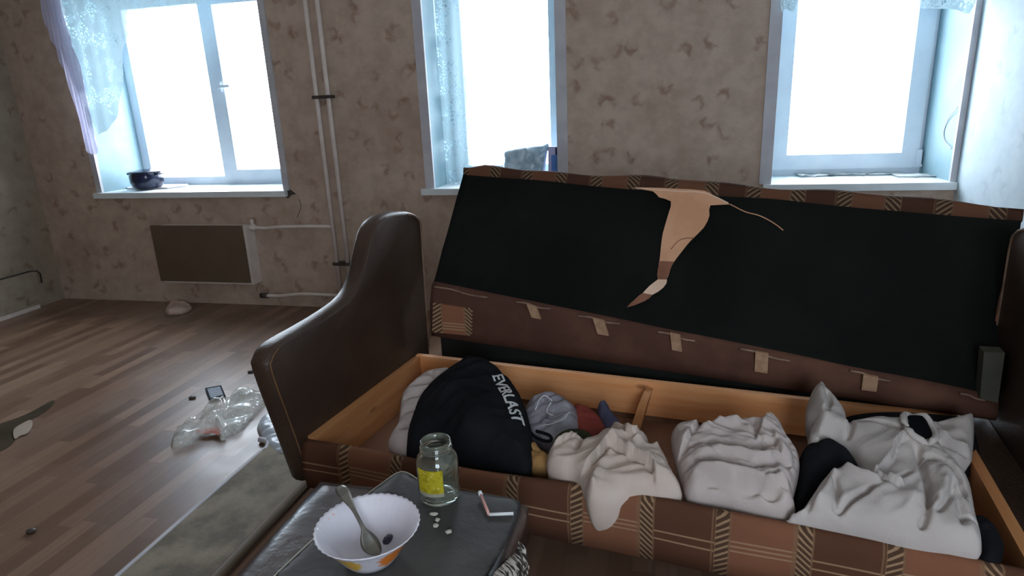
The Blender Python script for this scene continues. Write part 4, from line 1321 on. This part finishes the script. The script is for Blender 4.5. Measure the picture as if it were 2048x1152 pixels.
_mx = jg.node('ShaderNodeMixShader')
jg.put(_mx.inputs[0], jg.math('MULTIPLY', jg.step(jg.noise(jg.coord(), 24, 3), 0.3, 0.7), 0.16))
jg.t.links.new(jg.b.outputs[0], _mx.inputs[1])
jg.t.links.new(_df.outputs[0], _mx.inputs[2])
jg.t.links.new(_mx.outputs[0], jg.out.inputs[0])
link('glass', lathe(bmesh.new(), jp, JC, 64), jg.m, jar, True)
YL = Mat('yellow_jar_label', 0.6, 0.3)
x, yv, z = YL.xyz(YL.coord())
nn = YL.noise(YL.coord(), 75, 3)
col = YL.mix(YL.step(nn, 0.5, 0.6), (222, 206, 50), (196, 178, 36))
col = YL.mix(YL.math('MULTIPLY', YL.step(YL.noise(YL.coord(), 110, 2), 0.6, 0.66), YL.band(z, 0.04, 0.09)), col, (238, 226, 120))
col = YL.mix(YL.band(z, 0.0, 0.036, 0.002), col, (190, 188, 170))
YL.color(col)
bm = bmesh.new()
rl = 0.0472
cam_dir = math.atan2(-JC.y, -JC.x)
ang = [cam_dir - 1.15 + 1.35 * k / 20 for k in range(21)]
lo_ = [bm.verts.new(JC + Vector((rl * math.cos(t), rl * math.sin(t), 0.028))) for t in ang]
hi_ = [bm.verts.new(JC + Vector((rl * math.cos(t), rl * math.sin(t), 0.092))) for t in ang]
for i in range(20):
    bm.faces.new((lo_[i], lo_[i + 1], hi_[i + 1], hi_[i]))
bmesh.ops.solidify(bm, geom=bm.faces[:], thickness=-0.0004)
link('paper_label', bm, YL.m, jar, True)

# scraps on the ottoman
scraps = [(868, 1030, 'pale scrap nearest the glass jar'), (875, 1042, 'second pale scrap in front of the jar'), (872, 1053, 'round pale scrap in front of the jar'), (897, 1066, 'pale scrap farthest from the jar')]
for k, (px, py, lb_) in enumerate(scraps):
    P = on_z((px, py), TOP)
    bm = bmesh.new()
    bmesh.ops.create_icosphere(bm, subdivisions=2, radius=1.0)
    sx, sy_ = ((0.010, 0.005), (0.005, 0.006), (0.0065, 0.006), (0.007, 0.006))[k]
    for v in bm.verts:
        kk = 1 + 0.5 * noise.noise(v.co * 2 + Vector((k * 5, 0, 0)))
        v.co = Vector((P.x + v.co.x * sx * kk, P.y + v.co.y * sy_ * kk, TOP + 0.003 + v.co.z * 0.0035 * kk))
    tag(link('scrap', bm, PALE, smooth=True), lb_ + ' on the ottoman', 'scrap', 'scraps on the ottoman')
st = root('drinking_straw', on_z((978, 1028), TOP), 'bent pinkish white strip at the right back of the ottoman', 'straw')
PINK = plain('pink_white_plastic', (206, 150, 140), (222, 176, 166), 0.5)
A, B, Cc = on_z((962, 990), TOP + 0.012), on_z((978, 1029), TOP + 0.004), on_z((1027, 1027), TOP + 0.004)
link('long_end', tube(bmesh.new(), [A, B], 0.0034, 10), PINK, st, True)
link('short_end', tube(bmesh.new(), [B, Cc], 0.0034, 10), PAPER, st, True)
link('mouth_end', tube(bmesh.new(), [A + (A - B).normalized() * 0.010, A], 0.0048, 10), PAPER, st, True)

# ------------------------------------------------------------------ on the floor
bdx = root('wooden_board', (-1.43, 1.4, 0), 'dirty beige board lying on the floor left of the ottoman', 'board')
link('plank', bx(-1.575, -1.285, 0.5, 2.07, 0.0, 0.028), BEAM, bdx, bevel=0.004)
link('side_lip', tube(bmesh.new(), [(-1.279, 0.5, 0.020), (-1.279, 2.0, 0.020)], 0.019, 12), RADP, bdx, True)
link('metal_strip', tube(bmesh.new(), catmull([(-1.585, 0.5, 0.018), (-1.585, 1.9, 0.018), (-1.575, 2.03, 0.018), (-1.60, 2.10, 0.018), (-1.66, 2.13, 0.012)], 5, False), 0.012, 12), CASING, bdx, True)
# torn lino at the left
patch('bare_subfloor', (0, 0, 0), EZ, [(0, 848), (30, 838), (60, 826), (85, 812), (104, 802), (110, 804), (98, 818), (70, 836), (40, 850), (28, 862), (30, 880), (20, 892), (0, 904), (-60, 930), (-60, 870)], 0.0008, 0.0012, plain('dark_subfloor', (58, 50, 38), (74, 64, 50), 0.9, 0.1), floor, 3)
patch('lino_flap', (0, 0, 0), EZ, [(28, 862), (44, 850), (62, 842), (66, 852), (56, 868), (40, 874), (30, 880)], 0.004, 0.003, plain('pale_lino_back', (150, 132, 118), (162, 146, 132), 0.7), floor, 3)
ctr = on_z((430, 790), 0)
gd = root('gadget', ctr, 'small flat black square gadget with a grey face on the floor', 'gadget')
q = [on_z(p, 0) for p in ((411, 781), (443, 775), (452, 796), (420, 805))]
link('case', prism(bmesh.new(), q, (0, 0, 0.014)), plain('navy_black_plastic', (16, 18, 30), (20, 24, 36), 0.7, 0.1), gd, bevel=0.003)
c4 = sum(q, Vector()) / 4
link('face', prism(bmesh.new(), [c4 + (p - c4) * 0.78 + EZ * 0.0138 for p in q], (0, 0, 0.0012)), plain('grey_face', (96, 108, 122), (84, 96, 112), 0.5, 0.3, 60), gd)
bagc = Cloth((0, 0, 0.004), EZ, [(342, 894), (350, 866), (384, 852), (404, 830), (420, 812), (446, 806), (464, 790), (478, 780), (500, 782), (532, 790), (536, 800), (520, 822), (500, 842), (484, 862), (462, 872), (444, 882), (436, 872), (424, 868), (404, 878), (376, 892), (356, 898)], 0.022, 0.003, 0.05,
             [([(444, 880), (446, 840), (456, 810)], 's', 0.06, 0.03), ([(360, 880), (400, 860), (430, 850)], 'r', 0.02, 0.02), ([(470, 800), (500, 810), (530, 800)], 'r', 0.02, 0.02), ([(400, 840), (430, 830), (450, 815)], 'c', 0.015, 0.015)], (0.016, 9, 0.5), 30, 0.014, EX)
bo_ = bagc.build('polythene_bag', POLY)
tag(bo_, 'clear crumpled polythene bag on the floor near the left armrest', 'bag')
bo_['_w'] = tuple(bo_.location)
redq = [on_z(q, 0.018) for q in catmull([(388, 862), (414, 857), (440, 855), (438, 870), (424, 866), (408, 868)], 3)]
link('red_print', prism(bmesh.new(), redq, (0, 0, 0.001)), plain('faded_red_print', (178, 100, 88), (190, 116, 104), 0.6), bo_)
po = Cloth((0, 0, 0.004), EZ, [(514, 858), (522, 842), (545, 836), (566, 840), (576, 880), (588, 925), (560, 920), (540, 906), (522, 876)], 0.028, 0.003, 0.05, [], (0.012, 14, 0.3), 31, 0.010, EX)
tag(po.build('plastic_pouch', plain('white_plastic_film', (176, 184, 196), (190, 198, 208), 0.3, 0.5, 8)), 'white plastic pouch on the floor against the left armrest', 'pouch')
rg = Cloth((0, 0, 0.003), EZ, [(330, 622), (338, 612), (355, 608), (375, 609), (386, 615), (380, 622), (365, 628), (345, 630), (333, 629)], 0.022, 0.002, 0.05, [([(345, 620), (360, 616), (378, 618)], 'c', 0.02, 0.02)], (0.016, 16, 0.2), 32, 0.012, EX)
tag(rg.build('rag', plain('dusty_pink_rag', (176, 150, 136), (190, 164, 150), 0.9)), 'crumpled pale rag on the floor below the radiator', 'cloth')
for k, (px, py, lb_) in enumerate(((385, 797, 'dark crumb left of the black gadget'), (501, 745, 'dark crumb behind the polythene bag'), (63, 1064, 'dark crumb at the lower left of the floor'))):
    P = on_z((px, py), 0)
    bm = bmesh.new()
    bmesh.ops.create_icosphere(bm, subdivisions=2, radius=1.0)
    for v in bm.verts:
        kk = 1 + 0.4 * noise.noise(v.co * 2 + Vector((k * 3, 1, 0)))
        v.co = Vector((P.x + v.co.x * 0.018 * kk, P.y + v.co.y * 0.014 * kk, 0.006 + v.co.z * 0.006 * kk))
    tag(link('crumb', bm, DARKMETAL, smooth=True), lb_, 'crumb', 'crumbs on the floor')

for o in bpy.data.objects:
    if '_w' in o:
        del o['_w']
